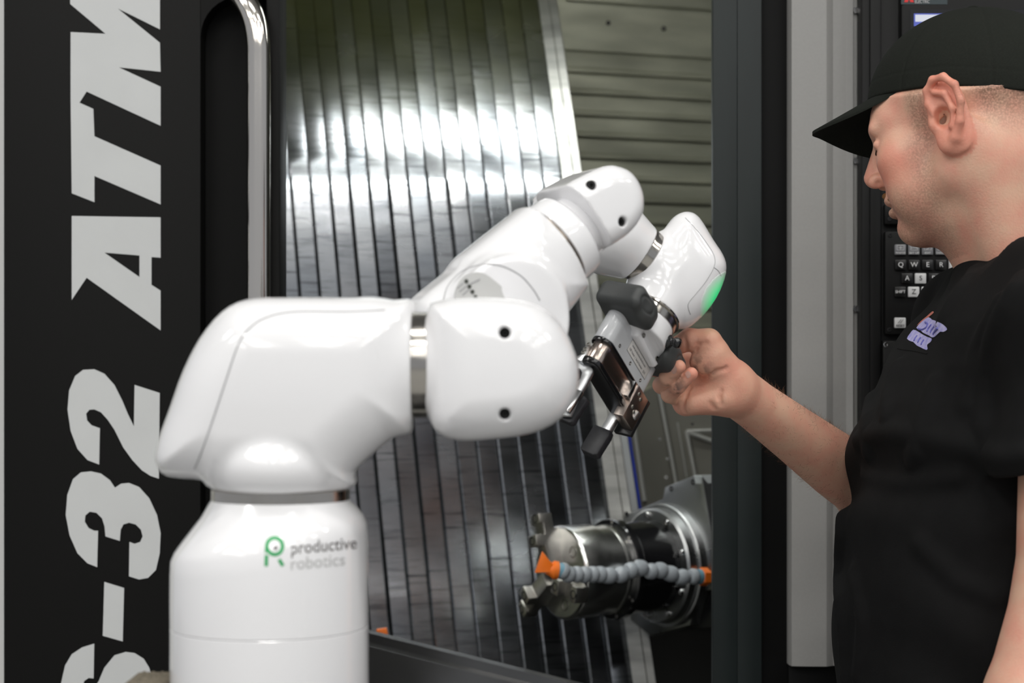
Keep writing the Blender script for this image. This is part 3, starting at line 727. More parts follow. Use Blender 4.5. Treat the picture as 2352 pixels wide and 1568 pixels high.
lathe('joint_ring', P(950, 838, RD), X, [(-.001, .036), (0, .0395), (.0115, .0395), (.0125, .036)], MRING, rob, seg=72)
# elbow cap turned to the camera
F2 = Frame(P(1150, 845, RD), X, Z, NB)
cp = [(986, 716), (1010, 694), (1080, 686), (1160, 688), (1230, 702), (1285, 745), (1318, 810), (1327, 862), (1318, 912), (1285, 960), (1220, 992), (1130, 1005), (1055, 1008), (1010, 992), (988, 950), (984, 840)]
cpp = [F2.st(*q) for q in catmull(cp, 3)]
HOL2 = [P(1160, 768, RD), P(1160, 946, RD)]
L3D = 1.40
al3 = math.radians(24); U3 = V(math.cos(al3), math.sin(al3), 0); N3 = V(math.sin(al3), -math.cos(al3), 0)
F3 = Frame(P(1130, 720, L3D), U3, Z, N3)
def f_cap2(p):
    d = s_extr(p, F2, cpp, -.060, .060, .032, 1.6, F2.st(1145, 848))
    d = smin(d, s_cyl(p, P(1000, 838, RD), X, .0395, 14*s, .003), .008)
    d = smin(d, s_cyl(p, P(1130, 800, RD+.055), Y, .034, .030, .004), .010)
    for c in HOL2:
        c = A(c); q = np.sqrt((p[:, 0]-c[0])**2+(p[:, 2]-c[2])**2)
        d = smax(d, -np.maximum(q-.0042, (p[:, 1]-(RD-.046))), .0016)
    return d
cap2 = sdf_obj('elbow_cap', f_cap2, P(970, 1020, RD)-V(0, .07, 0), P(1340, 670, RD)+V(0, .1, 0), .0018, MW, rob)
for c in HOL2: lathe('cap_screw', V(c.x, RD-.0475, c.z), NB, [(-.002, .0041), (.001, .0041), (.001, .0022), (-.001, .002), (-.001, .0001)], MHOLE, cap2, seg=18, caps=False)
# forearm link
lk = [(1208, 484), (1324, 658), (1300, 690), (1268, 735), (1200, 800), (1090, 820), (1000, 790), (948, 735), (945, 704), (965, 678), (1020, 632), (1110, 560)]
def rpoly(fr, pts, n=3): return [fr.st(*q) for q in catmull(pts, n)]
seg_a, seg_b = F3.st(1207, 486), F3.st(1323, 657)
lk3 = [F3.st(*q) for q in [(1207, 486), (1323, 657)]]+[F3.st(*q) for q in catmull([(1323, 657), (1304, 688), (1270, 735), (1200, 800), (1090, 820), (1000, 790), (950, 738), (946, 706), (964, 679), (1020, 634), (1110, 562), (1207, 486)], 3, False)[1:-1]]
dirn = (Vector(seg_b)-Vector(seg_a)); dl = dirn.length
axl = V(0, 0, 0)+U3*(dirn.y)+Z*(-dirn.x); axl.normalize()      # link axis, towards upper right
if axl.z < 0: axl = -axl
cs = F3.w(*((Vector(seg_a)+Vector(seg_b))/2)); RL = dl/2
def f_l3(p):
    d = s_extr(p, F3, lk3, -.040, .040, .030)
    d = smin(d, s_cyl(p, cs-axl*.035, axl, RL, .035, .002), .02)
    d = smax(d, (p-A(cs))@A(axl), .0012)
    disc = s_cyl(p, F3.w(*F3.st(1128, 735), .038), N3, .050, .010, .005)
    d = smin(d, disc, .012)
    return d
l3 = sdf_obj('forearm_link', f_l3, P(930, 830, L3D)-V(0, .09, 0), P(1340, 470, L3D)+V(.01, .12, .01), .0018, MW, rob)
bv3 = bvh_of(l3)
surf_line('cover_seam', bv3, [(1019, 688), (1030, 655), (1060, 624), (1105, 608), (1150, 610), (1195, 632), (1225, 665), (1240, 690)], .0006, MSEAM, l3)
# emblem disc on the link
MEMB = mat('emblem_grey', (0.56, 0.56, 0.55), 0.4); MEMD = mat('emblem_dark', (0.05, 0.055, 0.045), 0.5); MEML = mat('emblem_line', (0.33, 0.33, 0.34), 0.5)
fe = Frame(F3.w(*F3.st(1104, 690), .0484), U3, Z, N3)
em = prism('emblem', [fe.w(*fe.st(*q), .0006) for q in catmull([(1044, 690), (1048, 660), (1064, 636), (1088, 626), (1108, 627), (1130, 640), (1165, 672), (1172, 700), (1140, 725), (1090, 735), (1052, 720)], 4)], N3*(-.0012), MEMB, l3, sharp=0)
for (x, y) in ((1070, 646), (1077, 658), (1084, 670), (1091, 682)):
    lathe('emblem_dot', fe.w(*fe.st(x, y), .0009), N3, [(0, .0017), (.0003, .0017), (.0003, .0001)], MEMD, em, seg=14)
for (a, b) in (((1050, 662), (1063, 650)), ((1055, 670), (1070, 657)), ((1062, 678), (1077, 664)), ((1081, 651), (1102, 641))): tube('emblem_line', [fe.w(*fe.st(*a), .0007), fe.w(*fe.st(*b), .0007)], .00055, MEML, em, seg=6)
lathe('joint_ring', cs, axl, [(-.001, RL-.002), (0, RL-.0008), (.0022, RL-.0008), (.0032, RL-.002)], mat('dark_ring', (0.22, 0.19, 0.16), 0.3, 1.0), rob, seg=64)
# collar and wrist pitch cap
c4 = cs+axl*.0024
F4 = Frame(F3.w(*F3.st(1375, 490))+N3*.026, U3, Z, N3)
cp4 = [(1276, 500), (1276, 462), (1300, 428), (1340, 404), (1385, 383), (1415, 380), (1448, 394), (1470, 428), (1477, 468), (1468, 505), (1440, 540), (1400, 566), (1360, 584), (1335, 580), (1300, 545)]
cpp4 = rpoly(F4, cp4)
HOL4 = [on_plane(1345, 428, F4.o, N3), on_plane(1411, 512, F4.o, N3)]
col4 = lathe('collar', c4, axl, [(0, RL-.002), (.0008, RL), (.012, RL), (.018, RL-.001), (.0215, RL-.005), (.024, RL-.009), (.027, RL-.0095), (.032, RL-.010), (.032, .005)], MW, rob, seg=64, caps=True)
def f_c4(p):
    d = s_extr(p, F4, cpp4, -.076, .016, .017, 2.0)
    d = smin(d, s_cyl(p, c4+axl*.044, axl, RL-.010, .014, .002), .005)
    d = smin(d, s_cyl(p, F4.w(0, 0, -.086), N3, .030, .025, .004), .01)
    d = smax(d, -((p-A(c4+axl*.0305))@A(axl)), .001)
    for c in HOL4:
        q = p-A(c); t = q@A(N3); r = ln(q-t[:, None]*A(N3)); d = smax(d, -np.maximum(r-.0042, .008-t), .0010)
    return d
cap4 = sdf_obj('wrist_cap', f_c4, P(1235, 615, 1.42)-V(0, .04, 0), P(1490, 370, 1.62)+V(0, .05, 0), .0016, MW, rob)
for c in HOL4: lathe('cap_screw', c+N3*.0095, N3, [(-.002, .0041), (.001, .0041), (.001, .002), (-.001, .0018), (-.001, .0001)], MHOLE, cap4, seg=18, caps=False)
print('J4 depth', F4.o.y)
# wrist roll link
WD = 1.625
rc = P(1468, 581, WD-.012); rax = norm((P(1468+112, 581+75, WD)-P(1468, 581, WD))+V(0, .012, 0)); RR = 66/FPX*WD
e1, e2, a_ = basis(rax)
def f_l5(p):
    d = s_cyl(p, rc-rax*.045, rax, RR, .045, .0015)
    bk = s_ell(p, P(1390, 540, WD-.02), (.036, .04, .036))
    d = smin(d, bk, .02)
    return smax(d, (p-A(rc))@A(rax), .001)
sdf_obj('wrist_link', f_l5, P(1320, 660, WD)-V(0, .08, 0), P(1530, 470, WD)+V(0, .06, 0), .0017, MW, rob)
lathe('joint_ring', rc, rax, [(-.0003, RR-.002), (.0002, RR+.0004), (.0012, RR+.0004), (.0016, RR-.0006), (.0085, RR-.0006), (.0092, RR-.002)], MRING, rob, seg=64)
# gripper frame (shared): GA approach, GW jaw direction, GN towards the camera
GA = norm((-.4583, -.4, -.794)); GW = norm((.3986, .706, -.5855)); GN = GA.cross(GW).normalized()
if GN.y > 0: GN = -GN
GW = GN.cross(GA).normalized()
if GW.x < 0: GW = -GW
GO = P(1441, 846, 1.575)-GN*.010
# wrist housing
FW = Frame(P(1565, 620, WD+.005), X, Z, NB)
wh = [(1516, 542), (1534, 514), (1552, 495), (1578, 487), (1604, 500), (1636, 552), (1658, 586), (1666, 616), (1656, 656), (1634, 698), (1600, 738), (1568, 756), (1535, 740), (1500, 700), (1474, 664), (1462, 646), (1485, 598)]
whp = rpoly(FW, wh)
r5c = GO-GA*.0565
print('ring5 px', [(1176+v.x/v.y*FPX, 850-(v.z-1.4)/v.y*FPX, v.y) for v in (r5c, GO)])
def f_wh(p):
    d = s_extr(p, FW, whp, -.034, .034, .024, 1.5)
    d = smin(d, s_cyl(p, rc+rax*.022, rax, RR-.001, .013, .002), .008)
    d = smin(d, s_cyl(p, r5c-GA*.043, GA, .0305, .035, .002), .012)
    d = smax(d, (p-A(r5c-GA*.008))@A(GA), .001)
    return d
wr = sdf_obj('wrist_housing', f_wh, P(1435, 790, WD)-V(0, .07, 0), P(1680, 475, WD)+V(0, .07, 0), .0017, MW, rob)
bvw = bvh_of(wr)
surf_line('cover_seam', bvw, [(1574, 500), (1602, 530), (1630, 568), (1641, 590), (1640, 612), (1622, 645), (1598, 675), (1582, 695), (1581, 708), (1586, 722)], .0004, MSEAM, wr)
surf_line('cover_seam', bvw, [(1640, 614), (1650, 622), (1656, 634)], .0004, MSEAM, wr)
lathe('joint_ring', r5c, GA, [(-.0085, .029), (-.008, .0325), (-.0065, .0325), (-.006, .0305), (.002, .0305), (.0025, .028)], MRING, rob, seg=64)
# status light let into the wrist housing edge
def led_mat():
    m = bpy.data.materials.new('green_status_light'); m.use_nodes = True; nt = m.node_tree; b = nt.nodes['Principled BSDF']
    b.inputs['Base Color'].default_value = (.86, .86, .87, 1); b.inputs['Roughness'].default_value = .3; b.inputs['Coat Weight'].default_value = 1
    b.inputs['Emission Color'].default_value = (0.0, 0.80, 0.22, 1)
    at = nt.nodes.new('ShaderNodeAttribute'); at.attribute_name = 'glow'; nt.links.new(at.outputs['Fac'], b.inputs['Emission Strength']); 
    mx = nt.nodes.new('ShaderNodeMix'); mx.data_type = 'RGBA'; mx.inputs[6].default_value = (.86, .86, .87, 1); mx.inputs[7].default_value = (.03, .55, .22, 1)
    nt.links.new(at.outputs['Fac'], mx.inputs[0]); nt.links.new(mx.outputs[2], b.inputs['Base Color']); return m
lc = P(1640, 678, WD-.004); ldir = norm(P(1618, 712, WD)-P(1658, 644, WD)); lperp = ldir.cross(Y).normalized()
def led_q(p):
    q = p-A(lc); return np.sqrt(((q@A(ldir))/.026)**2+((q@A(lperp))/.018)**2+((q@A(Y))/.030)**2)
led = sdf_obj('status_light', lambda p: smax(f_wh(p)-.0002, (led_q(p)-1)*.018, .001), lc-V(.04, .04, .04), lc+V(.04, .04, .04), .0014, led_mat(), wr)
co = np.empty(len(led.data.vertices)*3, np.float32); led.data.vertices.foreach_get('co', co)
ga = led.data.attributes.new('glow', 'FLOAT', 'POINT'); ga.data.foreach_set('value', np.clip(1.15*(1-led_q(co.reshape(-1, 3))), 0, 1).astype(np.float32))
# ================================================================= GRIPPER
grp = thing('robot_gripper', 'two finger robot gripper with silver body, rubber pads and grey hand grips', 'gripper', GO)
def G(w, a, n): return GO+GW*w+GA*a+GN*n
AX = (GW, GA, GN)
def stadium(r, L, k=14):
    pts = []
    for i in range(k+1):
        th = math.pi/2-math.pi*i/k; pts.append((L+r*math.cos(th), r*math.sin(th)))
    for i in range(k+1):
        th = -math.pi/2-math.pi*i/k; pts.append((-L+r*math.cos(th), r*math.sin(th)))
    return pts
MGB = mat('silver_grey_paint', (0.60, 0.61, 0.63), 0.26, coat=0.5, var=0.05, vscale=40)
def stad(name, r, L, a0, a1, m, parent=grp, bevel=0.0):
    return prism(name, [G(w, a0, n) for w, n in stadium(r, L)], GA*(a1-a0), m, parent, bevel, sharp=40)
gb = stad('gripper_body', .0105, .037, -.040, 0.0, MGB, bevel=.0006)
stad('gasket', .0112, .037, 0.0, .0035, MGLB, bevel=.0006)
stad('steel_carriage', .0095, .0355, .0035, .0225, mat('carriage_steel', (0.62, 0.52, 0.46), 0.24, 1.0), bevel=.0003)
stad('end_gasket', .0112, .037, .0225, .0275, MGLB, bevel=.001)
stad('end_plate', .0100, .036, .0275, .0290, MBLK, bevel=.0004)
# adapter block above the body
def f_ad(p):
    d = s_cyl(p, G(0, -.0455, 0), GA, .0300, .0105, .002)
    d = smin(d, s_box(p, G(0.002, -.037, 0.002), AX, (.034, .008, .014), .004), .012)
    d = smin(d, s_box(p, G(0.004, -.034, 0.011), AX, (.026, .011, .006), .003), .006)
    d = smax(d, -s_cap(p, G(-.014, -.0315, .0205), G(.026, -.0315, .0205), .0042), .002)
    return d
cc = G(0, -.045, 0)
adp = sdf_obj('adapter', f_ad, cc-V(.07, .07, .07), cc+V(.07, .07, .07), .0013, MW, grp)
for w in (-.012, .024): lathe('adapter_screw', G(w, -.031, .0166), GN, [(-.001, .0024), (.001, .0024), (.001, .0014), (0, .0001)], MBOLT, adp, seg=12, caps=False)
for w in (0.004, .020): lathe('adapter_screw', G(w, -.0425, .0165), GN, [(-.002, .0024), (.0012, .0024), (.0012, .0014), (0, .0001)], MBOLT, adp, seg=12, caps=False)
for w in (-.028, -.001, .026): lathe('body_screw', G(w, -.0055, .0105), GN, [(-.001, .0018), (.0004, .0018), (.0004, .0010), (-.0005, .0001)], MBOLT, gb, seg=12, caps=False)
# rating label
MLBL = mat('label_film', (0.66, 0.64, 0.62), 0.4); MINK = mat('label_ink', (0.03, 0.03, 0.03), 0.5)
lb = fbox('rating_label', G(.008, -.0165, .0106), (GW, -GA, GN), (.0235, .0062, .0002), MLBL, gb, .00015)
rim = [(-.0235+.008, -.0227), (.0235+.008, -.0227), (.0235+.008, -.0103), (-.0235+.008, -.0103)]
tube('label_border', [G(w, a, .0108) for w, a in rim], .00016, MINK, lb, seg=5, closed=True)
text_obj('label_text', 'www.productiverobotics.com', G(.006, -.0190, .01085), GW, -GA, .0036, MINK, lb, .00005, fit=.034)
text_obj('label_text', 'OB7 Robot  |  Serial Number:   Q15', G(.007, -.0140, .01085), GW, -GA, .0033, MINK, lb, .00005, fit=.040)
# jaw carriers and fingers
def plate_w(name, pxs, w0, th, m, parent, bevel=.0008):
    o = G(w0, 0, 0)
    return prism(name, [on_plane(x, y, o, GW) for x, y in pxs], GW*th, m, parent, bevel)
c4p = lambda L: [(1260+x/5.058, 750+y/5.058) for x, y in L]
f2 = plate_w('finger', c4p([(880, 730), (975, 590), (990, 720), (985, 900), (960, 960), (900, 985), (800, 975), (770, 960), (745, 975), (700, 1060), (640, 1180), (560, 1340), (430, 1300), (530, 1135), (620, 1140), (690, 1030), (745, 945), (800, 940), (870, 940), (900, 900)]) if False else
             c4p([(970, 985), (1010, 955), (1050, 985), (1000, 1040), (960, 1062), (860, 1045), (815, 1050), (780, 1085), (720, 1190), (640, 1290), (530, 1290), (620, 1150), (700, 1010), (745, 955), (790, 945), (850, 960), (910, 985)]), .036, .006, MALU, grp, .0008)
carrier = fbox('jaw_carrier', G(.0335, .0205, .0105), (GW, GA, GN), (.0125, .0175, .0055), mat('carrier_steel', (0.58, 0.50, 0.45), 0.3, 1.0), f2, .0006)
fbox('jaw_carrier_edge', G(.0175, .0115, .0095), (GW, GA, GN), (.003, .0085, .0055), MSTEEL, f2, .0004)
fbox('finger_root', G(.0485, .0225, .0065), (GW, GA, GN), (.0025, .0200, .0095), MBLK, f2, .0006)
for (w, a) in ((.0275, .0085), (.0335, .0105), (.0275, .0230), (.0335, .0250)): socket_bolt('carrier_bolt', G(w, a, .016), GN, .0021, f2, MBOLT, .0008)
plate_w('finger_pad', c4p([(530, 1130), (720, 1200), (700, 1260), (560, 1480), (510, 1485), (370, 1420), (365, 1400)]), .033, .0085, MPAD, f2, .0012)
# second finger
f1 = plate_w('finger', c4p([(400, 395), (490, 460), (512, 490), (505, 530), (440, 660), (370, 770), (330, 850), (250, 1030), (90, 1020), (85, 990), (180, 830), (300, 690), (370, 590), (385, 530), (365, 490), (325, 470), (320, 430), (365, 330)]), -.041, .004, MALU, grp, .0008)
plate_w('finger_mount', c4p([(420, 300), (460, 180), (475, 185), (440, 320), (380, 400), (330, 380), (330, 340)]), -.047, .006, MALU, f1, .0006)
plate_w('finger_pad', c4p([(355, 760), (440, 820), (445, 850), (280, 1100), (240, 1112), (100, 1055), (90, 1020)]), -.036, .007, MPAD, f1, .001)
o_ = G(-.041, 0, 0)
blk = prism('pad_block', [on_plane(1260+x/5.058, 750+y/5.058, o_, GW)-GW*.002 for x, y in ((355, 768), (420, 790), (265, 1030), (160, 990), (215, 985))], GW*(-.004), MSTEEL, f1, .0005)
for (x, y, r) in ((287, 801, .0022), (210, 915, .0022), (262, 832, .0011), (183, 948, .0011)): socket_bolt('finger_bolt', on_plane(1260+x/5.058, 750+y/5.058, o_, GW), -GW, r, f1, MBOLT, .0008)
for (x, y) in ((463, 205), (428, 260), (405, 300)): socket_bolt('mount_bolt', on_plane(1260+x/5.058, 750+y/5.058, o_-GW*.006, GW), -GW, .0022, f1, MBOLT, .001)
# rubber grips either side
def grip(sgn, label):
    c = G(sgn*.043, -.043, .004)
    def f(p):
        d = s_box(p, c, AX, (.019, .0125, .024), .008)
        d = smin(d, s_box(p, G(sgn*.030, -.041, .008), AX, (.012, .010, .020), .006), .01)
        d = smax(d, -s_cyl(p, G(0, -.05, 0), GA, .0305, .04, .0), .002)
        fc = c+GN*.024
        t = p-A(c+GW*(sgn*.002)); tn = t@A(GN); tw = t@A(GW); ta = t@A(GA)
        ring = np.abs(np.sqrt((tw/.0105)**2+(ta/.0062)**2)-1)*.0075
        return d+np.where(tn > .012, .0011*np.exp(-(ring/.0012)**2), 0)
    o = sdf_obj('hand_grip', f, c-V(.05, .05, .05), c+V(.05, .05, .05), .0013, MRUB, grp)
    return o
grip(-1, ''); grip(1, '')
kn = lathe('lock_knob', G(.012, -.0445, .0255), GN, [(0, .0062), (.002, .0066), (.0045, .0062), (.006, .0040), (.0085, .0036), (.010, .0048), (.0125, .0052), (.015, .0042), (.016, .0001)], MGLB, grp, seg=28, caps=True, sharp=60)
# logo on the base column
bvc = bvh_of(col)
MLG = mat('logo_green', (0.01, 0.36, 0.10), 0.45); MLD = mat('logo_charcoal', (0.12, 0.11, 0.11), 0.5); MLGR = mat('logo_light_grey', (0.52, 0.52, 0.52), 0.5)
def decal(name, o_pts_faces, m, parent):
    vs, fs = o_pts_faces; out = []
    for (x, y) in vs:
        l, nr = cast(bvc, x, y); out.append(l+nr*.0002)
    return mesh(name, out, fs, m, parent, smooth=True)
def strip_decal(name, pts, w, m, parent, closed=False):
    n = len(pts); vs, fs = [], []
    for i in range(n):
        a, b = (pts[i-1], pts[(i+1) % n]) if closed else (pts[max(i-1, 0)], pts[min(i+1, n-1)])
        dx, dy = b[0]-a[0], b[1]-a[1]; L = math.hypot(dx, dy); nx, ny = -dy/L, dx/L
        vs += [(pts[i][0]+nx*w/2, pts[i][1]+ny*w/2), (pts[i][0]-nx*w/2, pts[i][1]-ny*w/2)]
    for i in range(n if closed else n-1): j = (i+1) % n; fs.append((2*i, 2*i+1, 2*j+1, 2*j))
    return decal(name, (vs, fs), m, parent)
circ = [(631+18*math.cos(2*math.pi*k/40), 1254+19*math.sin(2*math.pi*k/40)) for k in range(40)]
strip_decal('logo_mark', circ, 8, MLG, col, True)
strip_decal('logo_mark', [(612.5, 1256), (612, 1278), (611.5, 1300)], 8, MLG, col)
strip_decal('logo_mark', [(641, 1284), (645, 1291), (650, 1299)], 8, MLG, col)
decal('logo_mark', ([(633+4.5*math.cos(2*math.pi*k/12), 1258+4.5*math.sin(2*math.pi*k/12)) for k in range(12)], [tuple(range(12))]), MLD, col)
def text_decal(s_, x0, y0, w, size, slope, m):
    cu = bpy.data.curves.new('t', 'FONT'); cu.body = s_; cu.size = size; cu.resolution_u = 3; cu.align_y = 'BOTTOM_BASELINE'; cu.offset = 0.25
    to = bpy.data.objects.new('t', cu); COL.objects.link(to); dg = bpy.context.evaluated_depsgraph_get()
    me = bpy.data.meshes.new_from_object(to.evaluated_get(dg)); bpy.data.objects.remove(to); bpy.data.curves.remove(cu)
    xs = [v.co.x for v in me.vertices]; k = w/(max(xs)-min(xs)); x_ = min(xs)
    vs = [(x0+(v.co.x-x_)*k, y0-v.co.y+slope*(v.co.x-x_)*k) for v in me.vertices]; fs = [tuple(p.vertices) for p in me.polygons]
    bpy.data.meshes.remove(me)
    return decal('logo_text', (vs, fs), m, col)
text_decal('productive', 669, 1272, 150, 40, -.085, MLD)
text_decal('robotics', 668, 1308, 124, 40, -.085, MLGR)
# pedestal and rag
ped = thing('robot_pedestal', 'dark steel pedestal carrying the robot arm base', 'pedestal', V(-.18, RD, 0))
box('pedestal_top', (-.36, 1.13, ztop-.03), (-.04, 1.365, ztop), MBLK, ped, .003)
box('pedestal_post', (-.27, 1.19, .02), (-.11, 1.345, ztop-.031), MBLK, ped, .004)
box('pedestal_foot', (-.42, 1.04, 0), (.04, 1.50, .02), MBLK, ped, .004)
MRAG = mat('shop_cloth', (0.22, 0.19, 0.14), 0.9, var=0.4, vscale=300, bump=0.8, bscale=700)
def f_rag(p):
    d = s_box(p, P(343, 1558, RD)+V(0, 0, -.016), (X, Y, Z), (.016, .03, .0165), .006)
    return d+.0012*np.sin(p[:, 0]*900)*np.sin(p[:, 1]*700)
rag = sdf_obj('folded_cloth', f_rag, P(343, 1558, RD)-V(.03, .05, .05), P(343, 1558, RD)+V(.03, .05, .01), .0015, MRAG)
tag(rag, 'folded brown shop cloth at the foot of the robot base', 'cloth')
# ================================================================= PERSON
th_, ph_ = math.radians(34), math.radians(11)
HF = V(-math.cos(th_)*math.cos(ph_), math.sin(th_)*math.cos(ph_), -math.sin(ph_))
HL = V(-math.sin(th_), -math.cos(th_), 0)
HU = HF.cross(HL).normalized()
HO = P(2160, 278, 1.645)-HL*.077
HB = np.array([HF, HL, HU], np.float32)
def H(f, l, u): return HO+HF*(f*.001)+HL*(l*.001)+HU*(u*.001)
HY = V(-math.cos(th_), math.sin(th_), 0)             # yaw-only forward, for the cap
CAPC = P(2235, 235, 1.725); ZE = px_z(209, 1.71)
CB = np.array([HY, HL, Z], np.float32)
CR = (.1075, .088, .0945)
def cap_ell(p):
    q = (p-A(CAPC))@CB.T; r = A(CR); k0 = ln(q/r); k1 = ln(q/(r*r))+1e-9; return k0*(k0-1)/k1
HS = .94
def f_head(p):
    q = (p-A(HO))@HB.T*(1000.0/HS)
    m = q.copy(); m[:, 1] = np.abs(m[:, 1])
    d = s_ell(q, (-8, 0, 42), (97, 77, 72))
    d = smin(d, s_ell(q, (42, 0, -25), (54, 63, 66)), 22)
    d = smin(d, s_ell(q, (66, 0, 24), (33, 56, 34)), 16)
    d = smin(d, s_ell(m, (60, 44, -20), (27, 24, 24)), 16)
    d = smin(d, s_cap(m, (4, 55, -50), (71, 15, -90), 20, 16), 18)
    d = smin(d, s_ell(q, (75, 0, -90), (15, 22, 16)), 14)
    d = smin(d, s_ell(q, (30, 0, -88), (46, 44, 25)), 22)
    d = smin(d, s_ell(q, (73, 0, -54), (24, 34, 28)), 12)
    d = smin(d, s_ell(m, (52, 40, -55), (30, 26, 32)), 16)
    d = smin(d, s_cap(m, (96, 6, 20), (83, 46, 19), 7, 6), 9)
    es = s_ell(m, (101, 31, 1), (15, 19, 11)); d = smax(d, -es, 9)
    d = smin(d, s_sph(m, (79, 31, 0), 13.5), 3)
    d = smin(d, s_cap(m, (88, 18, 4), (84, 45, 2), 5.5, 4.5), 4)
    d = smin(d, s_cap(q, (95, 0, 12), (113, 0, -23), 7.5, 9.5), 8)
    d = smin(d, s_cap(q, (95, 0, -20), (110, 0, -27), 9, 8), 6)
    d = smin(d, s_ell(m, (103, 12.5, -30), (11.5, 7.5, 8.5)), 4)
    d = smax(d, -s_ell(m, (107, 6.5, -38.5), (6.5, 3.6, 4)), 2)
    d = smin(d, s_ell(q, (93, 0, -55), (8.5, 23, 6.5)), 5)
    d = smin(d, s_ell(q, (91, 0, -68.5), (9, 20, 6.8)), 4)
    d = smax(d, -s_cap(m, (102, 0, -62), (87, 27, -62.5), 2.0, 1.6), 2.5)
    d = smax(d, -s_cap(m, (92, 0, -79), (84, 16, -79), 3, 3), 7)
    d = smax(d, -s_cap(m, (101, 18, -34), (86, 33, -58), 1.4, 1.4), 7)
    d = d*HS*.001
    up = p[:, 2]-ZE
    d = np.maximum(d, cap_ell(p)+.003-.9*np.maximum(0, -(up+.004)))
    # ears
    m = m*HS; d = d*1000
    def ch(pts, r):
        dd = None
        for a, b in zip(pts[:-1], pts[1:]):
            x = s_cap(m, a, b, r); dd = x if dd is None else smin(dd, x, 3)
        return dd
    ear = s_ell(m, (-9, 79, 6), (20, 6, 33))
    hx = [(1, 83, 5), (7, 81, 18), (6, 82, 31), (-3, 86, 39), (-15, 90, 38), (-25, 93, 27), (-28, 93, 10), (-23, 91, -8), (-14, 87, -21), (-6, 83, -28)]
    ear = smin(ear, ch(hx, 3.6), 3)
    ear = smin(ear, ch([(-2, 86, 27), (-13, 89, 22), (-18, 90, 6), (-13, 88, -9)], 3.2), 3)
    ear = smin(ear, s_ell(m, (-4, 81, -21), (9, 5, 10)), 4)
    ear = smax(ear, -s_ell(m, (-6, 92, 1), (9, 16, 12)), 2.5)
    ear = smax(ear, -ch([(0, 92, 26), (-10, 95, 31), (-20, 97, 22), (-23, 97, 6)], 2.6), 2.5)
    ear = smin(ear, s_ell(m, (7, 79, -2), (4, 5.5, 7)), 3)
    d = smin(d, ear, 5)
    d = smax(d, -s_ell(m, (-5, 90, 1), (8, 17, 11)), 3)
    d = smax(d, -s_cap(m, (-1, 60, -1), (-2, 84, -1), 3.6), 2)
    return d*.001
NK0, NK1 = H(-30, 0, -35), P(2400, 700, 1.73)
EL, WR = P(2015, 1139, 1.87), P(1682, 891, 1.675)
SHR = V(.53, 1.92, 1.46); SHL = V(.505, 1.51, 1.43)
ELL, WRL = V(.489, 1.50, 1.205), V(.405, 1.46, .97)
tz = [px_z(y, 1.70) for y in (1900, 1568, 1400, 1250, 1140, 985, 920, 840, 750, 660, 600, 540)]
tf = [1955, 1940, 1932, 1948, 1966, 1990, 2011, 2049, 2115, 2196, 2256, 2305]
tcx = [2275, 2275, 2275, 2280, 2285, 2300, 2318, 2345, 2378, 2398, 2405, 2410]
tb = [.18, .185, .186, .186, .187, .195, .20, .203, .19, .15, .11, .08]
def torso(p, grow=0.0):
    z = p[:, 2]
    cx = np.interp(z, tz, [px_x(c, 1.7) for c in tcx]).astype(np.float32)
    a = np.interp(z, tz, [(c-f)/FPX*1.7 for c, f in zip(tcx, tf)]).astype(np.float32)+grow
    b = np.interp(z, tz, tb).astype(np.float32)+grow
    x = np.abs((p[:, 0]-cx)/a); y = np.abs((p[:, 1]-1.715)/b)
    e = 2.2
    k = (x**e+y**e)**(1/e)
    g = np.sqrt((x/a)**2+(y/b)**2)/(np.sqrt(x*x+y*y)+1e-6)
    return (k-1)/(g+1e-6)*.9
def f_arm(p):
    ab = A(EL-WR); pa = p-A(WR); t = np.clip((pa@ab)/float(ab@ab), 0, 1)
    d = ln(pa-t[:, None]*ab)-np.interp(t, (0, .15, .4, .7, 1), (.0250, .0252, .0290, .0345, .0365)).astype(np.float32)
    d = smin(d, s_cap(p, EL, SHR, .036, .05), .025)
    return d
